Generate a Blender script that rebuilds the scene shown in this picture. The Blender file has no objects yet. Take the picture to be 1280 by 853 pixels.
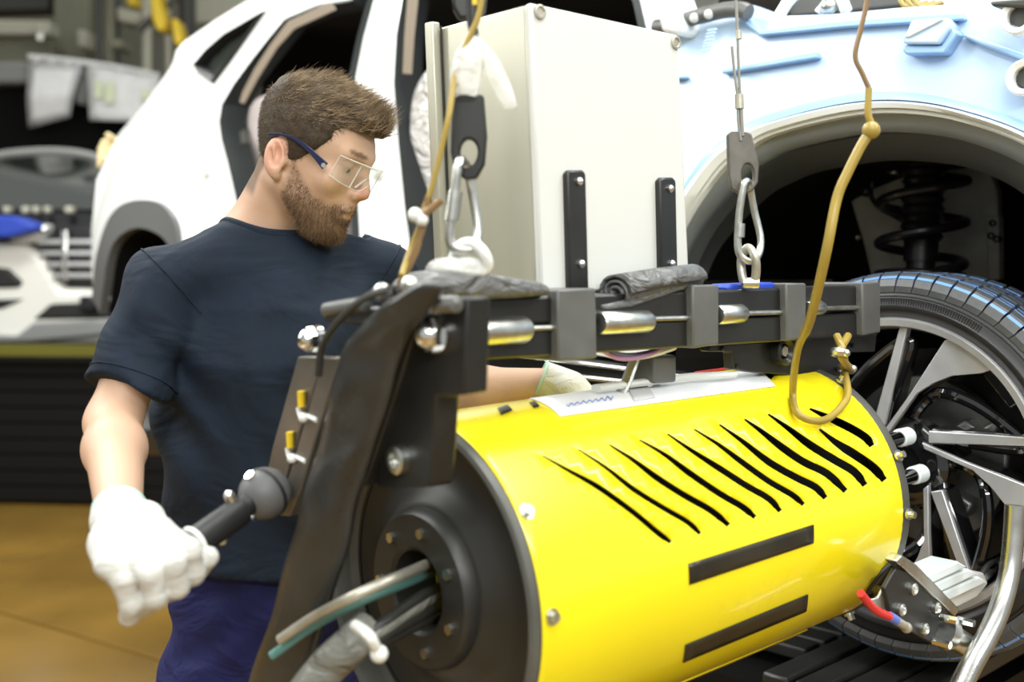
import bpy, bmesh, math, random
import numpy as np
from mathutils import Vector, Matrix
from mathutils.geometry import delaunay_2d_cdt

random.seed(7); RNG = np.random.default_rng(7)
SC = bpy.context.scene
COL = SC.collection
PI = math.pi

# ------------------------------------------------------------------ camera, world, lights, exposure
EYE = 1.45                 # camera height above the shop floor
FPX, HORIZON = 1400.0, 345.0   # focal length in pixels of a 1280 wide frame, horizon row
cam_d = bpy.data.cameras.new('camera'); cam = bpy.data.objects.new('camera', cam_d); COL.objects.link(cam)
cam.location = (0, 0, EYE); cam.rotation_euler = (PI/2, 0, 0)
cam_d.sensor_width = 36; cam_d.lens = 36*FPX/1280; cam_d.shift_y = -(426.5-HORIZON)/1280
cam_d.clip_start = 0.05; cam_d.clip_end = 200
cam_d.dof.use_dof = True; cam_d.dof.focus_distance = 1.74; cam_d.dof.aperture_fstop = 2.6
SC.camera = cam

world = bpy.data.worlds.new('hall_light'); SC.world = world; world.use_nodes = True
bg = world.node_tree.nodes['Background']; bg.inputs[0].default_value = (0.97, 1.0, 0.965, 1); bg.inputs[1].default_value = 0.5

def area(name, loc, size, power, aim, color=(0.98, 1.0, 0.96)):
    d = bpy.data.lights.new(name, 'AREA'); d.shape = 'RECTANGLE'; d.size, d.size_y = size; d.energy = power; d.color = color
    o = bpy.data.objects.new(name, d); COL.objects.link(o); o.location = loc
    v = Vector(aim)-Vector(loc); o.rotation_euler = v.to_track_quat('-Z', 'Y').to_euler()
    return o
# rows of fluorescent battens over the line
area('ceiling_lamp', (-1.6, 0.6, 4.2), (0.35, 5.0), 50, (-1.6, 0.6, 0))
area('ceiling_lamp', (0.6, 0.4, 4.2), (0.35, 5.0), 120, (0.6, 0.4, 0))
area('ceiling_lamp', (2.8, 1.4, 4.2), (0.35, 5.0), 150, (2.0, 2.2, 0))
area('ceiling_lamp', (-2.2, 5.2, 4.6), (5.0, 0.35), 230, (-1.6, 4.4, 0))
area('ceiling_lamp', (1.0, -4.0, 4.2), (6.0, 0.6), 250, (0.8, 2.0, 1.0))
area('ceiling_lamp', (-3.5, 2.2, 3.6), (0.5, 3.5), 110, (-1.0, 2.6, 1.0))
SC.view_settings.view_transform = 'Standard'; SC.view_settings.look = 'None'
SC.view_settings.gamma = 1.0; SC.view_settings.use_curve_mapping = False
SC.view_settings.exposure = 0.15

# ------------------------------------------------------------------ materials
def mat(name, col, rough=0.5, metal=0.0, var=0.0, vscale=8.0, bump=0.0, bscale=60.0, coat=0.0, spec=0.5, emit=None, stretch=None, crease=None):
    m = bpy.data.materials.new(name); m.use_nodes = True
    nt = m.node_tree; N = nt.nodes; L = nt.links; b = N['Principled BSDF']
    b.inputs['Base Color'].default_value = (*col, 1); b.inputs['Roughness'].default_value = rough
    b.inputs['Metallic'].default_value = metal; b.inputs['Coat Weight'].default_value = coat
    b.inputs['Specular IOR Level'].default_value = spec
    if emit: b.inputs['Emission Color'].default_value = (*emit[0], 1); b.inputs['Emission Strength'].default_value = emit[1]
    if var or bump or crease:
        tc = N.new('ShaderNodeTexCoord'); mp = N.new('ShaderNodeMapping'); L.new(tc.outputs['Object'], mp.inputs[0])
        if stretch: mp.inputs['Scale'].default_value = stretch
    if var:
        n = N.new('ShaderNodeTexNoise'); n.inputs['Scale'].default_value = vscale; n.inputs['Detail'].default_value = 5
        L.new(mp.outputs[0], n.inputs['Vector'])
        r = N.new('ShaderNodeMapRange'); r.inputs[1].default_value = 0.3; r.inputs[2].default_value = 0.7
        r.inputs[3].default_value = 1-var; r.inputs[4].default_value = 1+var; L.new(n.outputs['Fac'], r.inputs[0])
        mx = N.new('ShaderNodeMix'); mx.data_type = 'RGBA'; mx.blend_type = 'MULTIPLY'; mx.inputs[0].default_value = 1
        mx.inputs[6].default_value = (*col, 1); L.new(r.outputs[0], mx.inputs[7]); L.new(mx.outputs[2], b.inputs['Base Color'])
        rr = N.new('ShaderNodeMapRange'); rr.inputs[3].default_value = max(0.02, rough-var*0.3); rr.inputs[4].default_value = min(1, rough+var*0.3)
        L.new(n.outputs['Fac'], rr.inputs[0]); L.new(rr.outputs[0], b.inputs['Roughness'])
    if bump:
        n2 = N.new('ShaderNodeTexNoise'); n2.inputs['Scale'].default_value = bscale; n2.inputs['Detail'].default_value = 4
        L.new(mp.outputs[0], n2.inputs['Vector'])
        bp = N.new('ShaderNodeBump'); bp.inputs['Strength'].default_value = bump; bp.inputs['Distance'].default_value = 0.004
        L.new(n2.outputs['Fac'], bp.inputs['Height']); L.new(bp.outputs[0], b.inputs['Normal'])
    if crease:      # soft folds: warped bands
        n3 = N.new('ShaderNodeTexNoise'); n3.inputs['Scale'].default_value = crease[0]; n3.inputs['Detail'].default_value = 2.5; n3.inputs['Distortion'].default_value = 1.2
        mp3 = N.new('ShaderNodeMapping'); L.new(tc.outputs['Object'], mp3.inputs[0]); mp3.inputs['Scale'].default_value = (1, 1, 1.7); mp3.inputs['Rotation'].default_value = (0.2, 0.75, 0.1)
        L.new(mp3.outputs[0], n3.inputs['Vector']); b3 = N.new('ShaderNodeBump'); b3.inputs['Strength'].default_value = crease[1]; b3.inputs['Distance'].default_value = 0.02
        L.new(n3.outputs['Fac'], b3.inputs['Height'])
        if bump: L.new(b3.outputs[0], bp.inputs['Normal'])
        else: L.new(b3.outputs[0], b.inputs['Normal'])
    return m

def vcol_mat(name, rough=0.5, bump=0.0, bscale=300, sss=0.0, spec=0.4):
    m = bpy.data.materials.new(name); m.use_nodes = True; N = m.node_tree.nodes; L = m.node_tree.links; b = N['Principled BSDF']
    a = N.new('ShaderNodeAttribute'); a.attribute_name = 'Col'; L.new(a.outputs['Color'], b.inputs['Base Color'])
    b.inputs['Roughness'].default_value = rough; b.inputs['Specular IOR Level'].default_value = spec
    if sss:
        b.inputs['Subsurface Weight'].default_value = sss; b.inputs['Subsurface Radius'].default_value = (0.008, 0.004, 0.002); b.inputs['Subsurface Scale'].default_value = 1.0
    if bump:
        tc = N.new('ShaderNodeTexCoord'); n2 = N.new('ShaderNodeTexNoise'); n2.inputs['Scale'].default_value = bscale
        L.new(tc.outputs['Object'], n2.inputs['Vector']); bp = N.new('ShaderNodeBump'); bp.inputs['Strength'].default_value = bump
        bp.inputs['Distance'].default_value = 0.001; L.new(n2.outputs['Fac'], bp.inputs['Height']); L.new(bp.outputs[0], b.inputs['Normal'])
    return m

def film_mat(name, tint=(1, 1, 1), clear=0.75, rough=0.1, bump=0.0, spec=0.5):
    m = bpy.data.materials.new(name); m.use_nodes = True; N = m.node_tree.nodes; L = m.node_tree.links
    out = N['Material Output']; b = N['Principled BSDF']
    b.inputs['Base Color'].default_value = (*tint, 1); b.inputs['Roughness'].default_value = rough
    t = N.new('ShaderNodeBsdfTransparent'); t.inputs[0].default_value = (*tint, 1)
    mx = N.new('ShaderNodeMixShader'); mx.inputs[0].default_value = clear
    L.new(b.outputs[0], mx.inputs[1]); L.new(t.outputs[0], mx.inputs[2]); L.new(mx.outputs[0], out.inputs[0])
    if bump:
        n2 = N.new('ShaderNodeTexNoise'); n2.inputs['Scale'].default_value = 45
        tc = N.new('ShaderNodeTexCoord'); L.new(tc.outputs['Object'], n2.inputs['Vector'])
        bp = N.new('ShaderNodeBump'); bp.inputs['Strength'].default_value = bump; bp.inputs['Distance'].default_value = 0.01
        L.new(n2.outputs['Fac'], bp.inputs['Height']); L.new(bp.outputs[0], b.inputs['Normal'])
    return m

M = dict(
    floor=mat('floor_resin', (0.21, 0.12, 0.024), 0.2, var=0.22, vscale=1.6, bump=0.08, bscale=9),
    hall_wall=mat('hall_wall', (0.21, 0.205, 0.15), 0.7, var=0.15, vscale=0.8),
    beam=mat('hall_beam', (0.24, 0.235, 0.17), 0.55, var=0.2, vscale=2),
    dark_beam=mat('dark_beam', (0.055, 0.055, 0.05), 0.5),
    pale_pipe=mat('pale_pipe', (0.55, 0.53, 0.43), 0.45),
    hoist_yellow=mat('hoist_yellow', (0.75, 0.52, 0.02), 0.4),
    white_paint=mat('white_paint', (0.86, 0.87, 0.86), 0.18, coat=0.5),
    blue_primer=mat('blue_primer', (0.47, 0.62, 0.81), 0.32, coat=0.2),
    blue_shade=mat('blue_shade', (0.26, 0.43, 0.68), 0.4),  # deeper blue than the wing: recess shade put into the colour
    cladding=mat('grey_cladding', (0.10, 0.10, 0.10), 0.5),
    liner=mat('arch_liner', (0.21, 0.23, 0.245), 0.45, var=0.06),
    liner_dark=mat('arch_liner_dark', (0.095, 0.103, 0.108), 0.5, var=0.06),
    flange=mat('arch_flange', (0.82, 0.85, 0.86), 0.35),
    seal=mat('rubber_seal', (0.018, 0.021, 0.021), 0.6, spec=0.2),
    black=mat('black_plastic', (0.012, 0.012, 0.012), 0.5),
    cavity=mat('cavity_black', (0.006, 0.006, 0.006), 0.9, spec=0.1),
    headliner=mat('headliner', (0.022, 0.019, 0.016), 0.9, spec=0.1),
    tan_trim=mat('tan_trim', (0.25, 0.20, 0.15), 0.6),
    seat_cover=mat('seat_cover', (0.52, 0.45, 0.44), 0.5, bump=0.3, bscale=20),
    film_seat=mat('film_seat', (0.60, 0.57, 0.55), 0.18, var=0.2, vscale=14, coat=0.5, crease=(16.0, 1.0)),
    glass_dark=mat('dark_glass', (0.03, 0.035, 0.03), 0.05, coat=0.3),
    inner_panel=mat('inner_panel', (0.36, 0.36, 0.345), 0.6, var=0.25, vscale=12),
    spring=mat('spring_black', (0.012, 0.012, 0.015), 0.3),
    steel=mat('steel', (0.55, 0.55, 0.53), 0.28, metal=1.0, var=0.1, vscale=40),
    chrome=mat('chrome', (0.80, 0.80, 0.79), 0.1, metal=1.0),
    zinc=mat('zinc', (0.62, 0.63, 0.60), 0.32, metal=1.0, var=0.15, vscale=60),
    yellow=mat('machine_yellow', (0.92, 0.76, 0.012), 0.22, var=0.035, vscale=5, coat=0.35),
    frame=mat('black_frame', (0.015, 0.015, 0.0145), 0.36, var=0.25, vscale=14),
    clamp=mat('grey_clamp', (0.105, 0.105, 0.10), 0.4, var=0.15, vscale=20),
    disc=mat('disc_black', (0.026, 0.0255, 0.023), 0.42, var=0.3, vscale=7),
    rim_edge=mat('disc_rim', (0.085, 0.085, 0.075), 0.4, var=0.2, vscale=12),
    wrap=mat('leather_wrap', (0.032, 0.032, 0.031), 0.30, var=0.3, vscale=10, bump=0.5, bscale=18),
    plate=mat('brown_plate', (0.15, 0.135, 0.115), 0.35, metal=0.5, var=0.2, vscale=12),
    tape=mat('black_tape', (0.022, 0.018, 0.011), 0.35, var=0.3, vscale=20),
    paper=mat('paper', (0.82, 0.82, 0.83), 0.45, var=0.06, vscale=12),
    paper_grey=mat('paper_border', (0.52, 0.52, 0.53), 0.5),
    pouch=mat('pouch_white', (0.80, 0.81, 0.83), 0.4, var=0.04, vscale=12),
    paper_tint=mat('paper_tint', (0.72, 0.78, 0.55), 0.6),
    ink=mat('blue_ink', (0.12, 0.18, 0.55), 0.5),
    red=mat('red_plastic', (0.65, 0.03, 0.03), 0.35),
    hose=mat('amber_hose', (0.33, 0.235, 0.045), 0.35, var=0.25, vscale=9),
    hose_brown=mat('brown_hose', (0.22, 0.13, 0.05), 0.4),
    tie=mat('white_tie', (0.75, 0.76, 0.72), 0.4),
    rubber=mat('tyre_rubber', (0.016, 0.016, 0.017), 0.42, var=0.2, vscale=25),
    gloss_black=mat('gloss_black', (0.006, 0.006, 0.007), 0.08, coat=1.0),
    machined=mat('machined_alloy', (0.66, 0.66, 0.67), 0.36, metal=0.65, var=0.06, vscale=30),
    brake=mat('brake_steel', (0.30, 0.30, 0.29), 0.4, metal=0.8, var=0.2, vscale=15),
    socket=mat('white_socket', (0.78, 0.84, 0.85), 0.35),
    cabinet=mat('cabinet_white', (0.63, 0.63, 0.60), 0.42, var=0.015, vscale=3),
    cabinet_side=mat('cabinet_side', (0.47, 0.455, 0.37), 0.33, metal=0.35, var=0.05, vscale=4, stretch=(6, 6, 0.4)),
    ferrule=mat('ferrule', (0.47, 0.45, 0.38), 0.4, metal=0.6, var=0.2, vscale=40),
    swivel=mat('swivel_grey', (0.13, 0.12, 0.105), 0.4, metal=0.3, var=0.3, vscale=30),
    wire=mat('wire_rope', (0.33, 0.32, 0.29), 0.4, metal=0.6),
    dark_cable=mat('dark_cable', (0.022, 0.022, 0.02), 0.4),
    grey_cable=mat('grey_cable', (0.17, 0.17, 0.15), 0.4, var=0.2, vscale=20, crease=(18.0, 0.7)),
    teal=mat('teal_tube', (0.10, 0.24, 0.22), 0.35),
    grey_foam=mat('grey_foam', (0.12, 0.12, 0.118), 0.4, crease=(22.0, 0.7)),
    fabric=mat('navy_jersey', (0.0085, 0.015, 0.028), 0.82, var=0.12, vscale=25, bump=0.12, bscale=500, spec=0.25, crease=(7.0, 0.55)),
    trousers=mat('navy_twill', (0.011, 0.013, 0.075), 0.75, var=0.15, vscale=12, bump=0.15, bscale=500, spec=0.25, crease=(9.0, 0.6)),
    glove=mat('white_knit', (0.60, 0.595, 0.56), 0.85, bump=0.35, bscale=420, spec=0.2, crease=(22.0, 0.35)),
    cuff=mat('green_cuff', (0.42, 0.66, 0.56), 0.8),
    shoe=mat('shoe_leather', (0.02, 0.02, 0.02), 0.5),
    temple=mat('navy_temple', (0.010, 0.014, 0.055), 0.25),
    lens=film_mat('clear_lens', (0.97, 0.98, 0.98), 0.95, 0.03),
    lens_edge=film_mat('lens_edge', (0.95, 0.95, 0.93), 0.5, 0.1),
    film=film_mat('plastic_film', (0.90, 0.90, 0.88), 0.40, 0.12, bump=0.9),
    film_thin=film_mat('thin_film', (0.95, 0.95, 0.93), 0.60, 0.1, bump=0.9),
    eye=mat('eye_white', (0.7, 0.66, 0.62), 0.15), iris=mat('iris', (0.04, 0.025, 0.012), 0.1),
    skin=vcol_mat('skin', 0.50, 0.25, 260, 0.05), hair=vcol_mat('hair', 0.65, spec=0.2),
    stud=mat('dark_stud', (0.20, 0.20, 0.19), 0.35, metal=0.8),
    roof_rim=mat('roof_rim', (0.42, 0.42, 0.41), 0.3, coat=0.3),
    blue_cloth=mat('blue_cover', (0.02, 0.06, 0.45), 0.45),
    far_white=mat('far_white_paint', (0.82, 0.80, 0.74), 0.25, coat=0.4),
    far_dark=mat('far_dark_paint', (0.008, 0.008, 0.009), 0.25, coat=0.15),
    far_grey=mat('far_grey_paint', (0.24, 0.24, 0.235), 0.3, coat=0.3),
    skirt=mat('black_skirt', (0.005, 0.005, 0.005), 0.55, spec=0.2),
    slat=mat('ridged_slat', (0.022, 0.022, 0.021), 0.4, var=0.2, vscale=15),
    stripe=mat('platform_yellow', (0.12, 0.11, 0.008), 0.5), kerb=mat('kerb_pale', (0.66, 0.68, 0.62), 0.5),
    maroon=mat('maroon_cloth', (0.16, 0.02, 0.02), 0.8), glove_yellow=mat('cream_glove', (0.72, 0.58, 0.32), 0.8),
    purple=mat('purple_band', (0.42, 0.22, 0.42), 0.5),
)

# ------------------------------------------------------------------ object helpers
def tag(o, label, cat, group=None, kind=None):
    if label: o['label'] = label
    if cat: o['category'] = cat
    if group: o['group'] = group
    if kind: o['kind'] = kind
    return o
def thing(name, loc, label, cat, group=None):
    o = bpy.data.objects.new(name, None); COL.objects.link(o); o.location = loc; o.empty_display_size = 0.05
    return tag(o, label, cat, group)
def worldpos(o):
    v = Vector(o.location)
    while o.parent: o = o.parent; v += Vector(o.location)
    return v

class MB:
    """collects vertices and faces in world space, then links them as ONE mesh object"""
    def __init__(s): s.v = []; s.f = []; s.fm = []; s.cur = 0
    def add(s, vs, fs):
        n = len(s.v); s.v += [tuple(map(float, v)) for v in vs]; s.f += [tuple(i+n for i in f) for f in fs]; s.fm += [s.cur]*len(fs)
        return s
    def frame_box(s, c, X, Y, Z, hx, hy, hz):
        c, X, Y, Z = map(Vector, (c, X, Y, Z)); vs = []
        for k in (-1, 1):
            for j in (-1, 1):
                for i in (-1, 1): vs.append(c+X*hx*i+Y*hy*j+Z*hz*k)
        return s.add(vs, [(0,2,3,1),(4,5,7,6),(0,1,5,4),(2,6,7,3),(0,4,6,2),(1,3,7,5)])
    def box(s, lo, hi):
        lo = Vector(lo); hi = Vector(hi); c = (lo+hi)/2; h = (hi-lo)/2
        return s.frame_box(c, (1,0,0), (0,1,0), (0,0,1), *h)
    def prism(s, pts, d, pts2=None):
        """front outline and the same outline moved by d"""
        pts = [Vector(p) for p in pts]; n = len(pts); back = [Vector(p) for p in pts2] if pts2 else [p+Vector(d) for p in pts]
        return s.add(pts+back, [tuple(range(n)), tuple(range(2*n-1, n-1, -1))]+[((i+1) % n, i, n+i, n+(i+1) % n) for i in range(n)])
    def tube(s, path, r, seg=10, closed=False, flat=None, twist=0):
        path = [Vector(p) for p in path]; n = len(path); rs = r if hasattr(r, '__len__') else [r]*n
        vs = []; up = None
        for i, p in enumerate(path):
            a = path[(i-1) % n] if closed or i else path[0]; b = path[(i+1) % n] if closed or i < n-1 else path[-1]
            t = (b-a).normalized()
            if up is None:
                up = Vector((0, 0, 1)) if abs(t.z) < 0.9 else Vector((1, 0, 0))
            x = t.cross(up)
            if x.length < 1e-5: x = t.cross(Vector((0.3, 0.8, 0.5)))
            x.normalize(); up = x.cross(t).normalized()
            for k in range(seg):
                q = 2*PI*k/seg
                vs.append(p+(x*math.cos(q)*(flat[0] if flat else 1)+up*math.sin(q)*(flat[1] if flat else 1))*rs[i])
        fs = []
        for i in range(n if closed else n-1):
            a = i*seg; b = ((i+1) % n)*seg
            for k in range(seg): fs.append((a+k, a+(k+1) % seg, b+(k+1) % seg, b+k))
        if not closed: fs += [tuple(range(seg-1, -1, -1)), tuple((n-1)*seg+k for k in range(seg))]
        return s.add(vs, fs)
    def lathe(s, o, ax, prof, seg=32, a0=0, a1=2*PI):
        """prof: (distance along ax, radius) pairs"""
        o = Vector(o); ax = Vector(ax).normalized(); x = ax.orthogonal().normalized(); y = ax.cross(x); n = len(prof); vs = []
        full = abs(a1-a0-2*PI) < 1e-6; m = seg if full else seg+1
        for k in range(m):
            q = a0+(a1-a0)*k/seg
            for h, r in prof: vs.append(o+ax*h+(x*math.cos(q)+y*math.sin(q))*r)
        fs = []
        for k in range(seg):
            a = k*n; b = ((k+1) % m)*n
            for i in range(n-1): fs.append((a+i, b+i, b+i+1, a+i+1))
        return s.add(vs, fs)
    def cyl(s, a, b, r, seg=20, r2=None):
        a = Vector(a); b = Vector(b); h = (b-a).length
        return s.lathe(a, b-a, [(0, 0.0001), (0, r), (h, r if r2 is None else r2), (h, 0.0001)], seg)
    def ball(s, c, r, seg=20, ax=(0, 0, 1), squash=1.0):
        return s.lathe(c, ax, [(-math.cos(PI*i/12)*r*squash, max(1e-4, math.sin(PI*i/12)*r)) for i in range(13)], seg)
    def build(s, name, m, parent=None, smooth=True, bevel=0.0, label=None, kind=None, sub=0, angle=35, origin=None):
        o0 = worldpos(parent) if parent else (Vector(origin) if origin else Vector((0, 0, 0)))
        me = bpy.data.meshes.new(name); me.from_pydata([(v[0]-o0.x, v[1]-o0.y, v[2]-o0.z) for v in s.v], [], s.f)
        for mm in (m if isinstance(m, (list, tuple)) else [m]): me.materials.append(mm)
        if len(me.materials) > 1: me.polygons.foreach_set('material_index', s.fm)
        bm = bmesh.new(); bm.from_mesh(me); bmesh.ops.remove_doubles(bm, verts=bm.verts, dist=1e-6); bmesh.ops.recalc_face_normals(bm, faces=bm.faces); bm.to_mesh(me); bm.free()
        o = bpy.data.objects.new(name, me); COL.objects.link(o)
        if parent: o.parent = parent
        elif origin: o.location = origin
        if bevel:
            md = o.modifiers.new('bevel', 'BEVEL'); md.width = bevel; md.segments = 2; md.limit_method = 'ANGLE'; md.angle_limit = math.radians(40)
        if sub:
            md = o.modifiers.new('sub', 'SUBSURF'); md.levels = sub; md.render_levels = sub
        if smooth:
            me.polygons.foreach_set('use_smooth', [True]*len(me.polygons))
            try: me.set_sharp_from_angle(angle=math.radians(angle))
            except Exception: pass
        if label: o['label'] = label
        if kind: o['kind'] = kind
        return o

def np_mesh(name, V, F, m, parent=None, col=None, smooth=True, origin=(0, 0, 0), kind=None):
    o0 = np.array(worldpos(parent)) if parent else np.array(origin)
    me = bpy.data.meshes.new(name); V = np.asarray(V, float)-o0; F = np.asarray(F, np.int32); k = F.shape[1]
    me.vertices.add(len(V)); me.vertices.foreach_set('co', V.astype(np.float32).ravel())
    me.loops.add(F.size); me.loops.foreach_set('vertex_index', F.ravel())
    me.polygons.add(len(F)); me.polygons.foreach_set('loop_start', np.arange(0, F.size, k, dtype=np.int32))
    me.polygons.foreach_set('loop_total', np.full(len(F), k, np.int32))
    me.update(calc_edges=True); me.validate()
    if col is not None:
        at = me.color_attributes.new('Col', 'FLOAT_COLOR', 'POINT'); c = np.ones((len(V), 4), np.float32); c[:, :3] = col; at.data.foreach_set('color', c.ravel())
    me.materials.append(m)
    if smooth: me.polygons.foreach_set('use_smooth', [True]*len(me.polygons))
    o = bpy.data.objects.new(name, me); COL.objects.link(o)
    if parent: o.parent = parent
    else: o.location = origin
    if kind: o['kind'] = kind
    return o

def spline(pts, n=8, closed=False):
    """Catmull-Rom through the points"""
    P = [Vector(p) for p in pts]; m = len(P); out = []
    for i in range(m if closed else m-1):
        a = P[(i-1) % m] if closed or i > 0 else P[0]*2-P[1]; b = P[i]; c = P[(i+1) % m]; d = P[(i+2) % m] if closed or i+2 < m else P[-1]*2-P[-2]
        for k in range(n):
            t = k/n; out.append(0.5*((2*b)+(c-a)*t+(2*a-5*b+4*c-d)*t*t+(3*b-a-3*c+d)*t*t*t))
    if not closed: out.append(P[-1])
    return out

# ------------------------------------------------------------------ measuring: where a sight line meets a plane of the scene
CAMP = Vector((0, 0, EYE))
def ray(px, py): return Vector(((px-640)/FPX, 1.0, (HORIZON-py)/FPX))
def at(px, py, d): return CAMP+ray(px, py)*d
def on_plane(px, py, p0, n):
    r = ray(px, py); return CAMP+r*((p0-CAMP).dot(n)/r.dot(n))

# the wheel machine's frame: axis AX (away from the camera to the right), SIDE (towards the camera), UP
TH, TE = math.radians(48.9), 0.0352
AX = Vector((math.sin(TH)*math.cos(TE), math.cos(TH)*math.cos(TE), math.sin(TE)))
SIDE = Vector((math.cos(TH), -math.sin(TH), 0)); UP = SIDE.cross(AX).normalized()
if UP.z < 0: UP = -UP
DRUM = Vector((-0.1053, 1.3702, EYE-0.3822)); DL, DR = 0.752, 0.21
def T(a, b, c): return DRUM+AX*a+SIDE*b+UP*c
def TB(px, py, b): return on_plane(px, py, DRUM+SIDE*b, SIDE)
def TA(px, py, a): return on_plane(px, py, DRUM+AX*a, AX)
def TC(px, py, c): return on_plane(px, py, DRUM+UP*c, UP)
def on_drum(px, py, R=DR):
    r = ray(px, py); w = CAMP-DRUM; rp = r-AX*r.dot(AX); wp = w-AX*w.dot(AX)
    A = rp.dot(rp); B = 2*rp.dot(wp); C = wp.dot(wp)-R*R; D = B*B-4*A*C
    if D < 0: D = 0
    p = CAMP+r*((-B-math.sqrt(D))/(2*A)); q = p-DRUM
    return q.dot(AX), math.atan2(q.dot(UP), q.dot(SIDE))     # along the axis, angle from the camera side
def drum_pt(a, ph, R=DR): return T(a, R*math.cos(ph), R*math.sin(ph))

# the white car's frame: W outer centre of the front wheel, CU forward, CN outward (towards the camera)
CH = math.radians(46.0)
CU = Vector((math.cos(CH), -math.sin(CH), 0)); CN = Vector((-math.sin(CH), -math.cos(CH), 0)); Z = Vector((0, 0, 1))
W = at(1116, 583, 1.97)
def CP(s, o, z): return W+CU*s+CN*o+Z*z
def body_off(s, z):
    o = 0.0
    t = max(0, z-0.35); o -= 0.42*t*t/(t+0.3)
    if s < -2.9: o -= 0.18*(-2.9-max(s, -3.6))**2
    return o
def on_surf(px, py, fn):
    o = 0.0
    for _ in range(40):
        p = on_plane(px, py, W+CN*o, CN)-W; s, z = p.dot(CU), p.z; o = 0.5*o+0.5*fn(s, z)
    return s, z
def on_car(px, py, off=None):
    """(s, z) where the sight line meets the body side, or the plane at a fixed offset"""
    o = 0.0 if off is None else off
    for _ in range(30 if off is None else 1):
        p = on_plane(px, py, W+CN*o, CN)-W; s, z = p.dot(CU), p.z
        if off is None: o = 0.5*o+0.5*body_off(s, z)
    return s, z
def CO(px, py, o): s, z = on_car(px, py, o); return CP(s, o, z)

def in_poly(x, y, P):
    c = False; n = len(P); j = n-1
    for i in range(n):
        xi, yi = P[i]; xj, yj = P[j]
        if (yi > y) != (yj > y) and x < (xj-xi)*(y-yi)/(yj-yi)+xi: c = not c
        j = i
    return c
def sheet(outer, holes, step, lift):
    """triangulated sheet in 2D with holes; lift maps (u, v) to 3D; returns vertices, faces and the loops as 3D points"""
    vs = []; es = []
    def loop(P):
        b = len(vs); n = len(P); vs.extend(Vector((p[0], p[1])) for p in P); es.extend((b+i, b+(i+1) % n) for i in range(n))
    loop(outer); [loop(h) for h in holes]
    xs = [p[0] for p in outer]; ys = [p[1] for p in outer]; sx, sy = step
    x = min(xs)+sx*0.51
    while x < max(xs):
        y = min(ys)+sy*0.49
        while y < max(ys):
            if in_poly(x, y, outer) and not any(in_poly(x, y, h) for h in holes): vs.append(Vector((x, y)))
            y += sy
        x += sx
    V, E, F = delaunay_2d_cdt(vs, es, [], 0, 1e-7)[:3]
    keep = []
    for f in F:
        cx = sum(V[i].x for i in f)/len(f); cy = sum(V[i].y for i in f)/len(f)
        if in_poly(cx, cy, outer) and not any(in_poly(cx, cy, h) for h in holes): keep.append(tuple(f))
    return [lift(v.x, v.y) for v in V], keep
# ------------------------------------------------------------------ setting: hall floor and walls
fl = MB().box((-14, -3, -0.12), (12, 16, -0.012)).build('floor', M['floor'], smooth=False, kind='structure')
pan = MB().box((-1.19, -0.79, -0.02), (1.19, 0.79, 0)).build('floor_panel', M['floor'], fl, bevel=0.003)
cth, sth = math.cos(0.60), math.sin(0.60)
for i in range(-4, 5):
    for j in range(-1, 9):
        x, y = i*2.4, j*1.6; wx, wy = x*cth+y*sth-3.2, -x*sth+y*cth+2.6
        if abs(wx) > 12 or not -2 < wy < 14: continue
        o = pan.copy(); COL.objects.link(o); o.parent = fl; o.location = (wx, wy, 0); o.rotation_euler = (0, 0, -0.60)
bpy.data.objects.remove(pan)
MB().box((-14, 15.9, 0), (12, 16.1, 9)).build('wall_back', M['hall_wall'], smooth=False, kind='structure')
MB().box((-14.1, -3, 0), (-13.9, 16, 9)).build('wall_left', M['hall_wall'], smooth=False, kind='structure')

def prism_at(pts, d, depth, name, m, parent=None, bevel=0.004, **k):
    mb = MB().prism([at(x, y, d) for x, y in pts], (0, depth, 0)); return mb.build(name, m, parent, bevel=bevel, **k)
def single(o, label, cat, group=None): return tag(o, label, cat, group)

# steelwork and services high in the hall, upper left
BGD = 10.5
def bar(name, p, q, d, r, m, label, cat, group=None, d2=None):
    a = at(*p, d); b = at(*q, d2 or d); mb = MB().tube([a, b], r, 12); o = mb.build(name, M[m], origin=a); return tag(o, label, cat, group)
def slab(name, pts, d, depth, m, label, cat, group=None):
    p = [at(x, y, d) for x, y in pts]; o = MB().prism(p, (0, depth, 0)).build(name, M[m], bevel=0.02, origin=p[0]); return tag(o, label, cat, group)
slab('steel_column', [(66, -60), (110, -60), (112, 150), (68, 150)], 11, 0.4, 'beam', 'broad olive steel column above the hanging paper sheets', 'column')
slab('steel_beam', [(-80, 22), (62, 26), (62, 44), (-80, 42)], 10.4, 0.25, 'pale_pipe', 'pale horizontal beam at the upper left edge of the hall', 'beam')
slab('duct', [(-80, 50), (66, 54), (66, 78), (-80, 80)], 10.6, 0.3, 'beam', 'grey olive air duct running under the pale beam', 'duct')
slab('duct', [(-80, -50), (64, -45), (60, 12), (-80, 16)], 11.2, 0.3, 'dark_beam', 'dark duct at the very top left corner', 'duct')
t = thing('pipe_flange', at(52, 38, 10.2), 'round shiny flange at the end of the pale beam', 'flange')
MB().cyl(at(52, 36, 10.42), at(53, 36, 10.2), 0.055).build('flange_plate', M['pale_pipe'], t); MB().cyl(at(50, 46, 10.42), at(50, 46, 10.1), 0.03).build('bolt', M['zinc'], t)
slab('machine_housing', [(96, 36), (109, 38), (109, 60), (96, 58)], 10.5, 0.55, 'pale_pipe', 'small pale box mounted on the olive column', 'box')
slab('machine_housing', [(145, 8), (176, 16), (170, 30), (146, 26)], 9.8, 0.3, 'pale_pipe', 'pale angular housing beside the yellow hoist parts', 'box')
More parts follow.
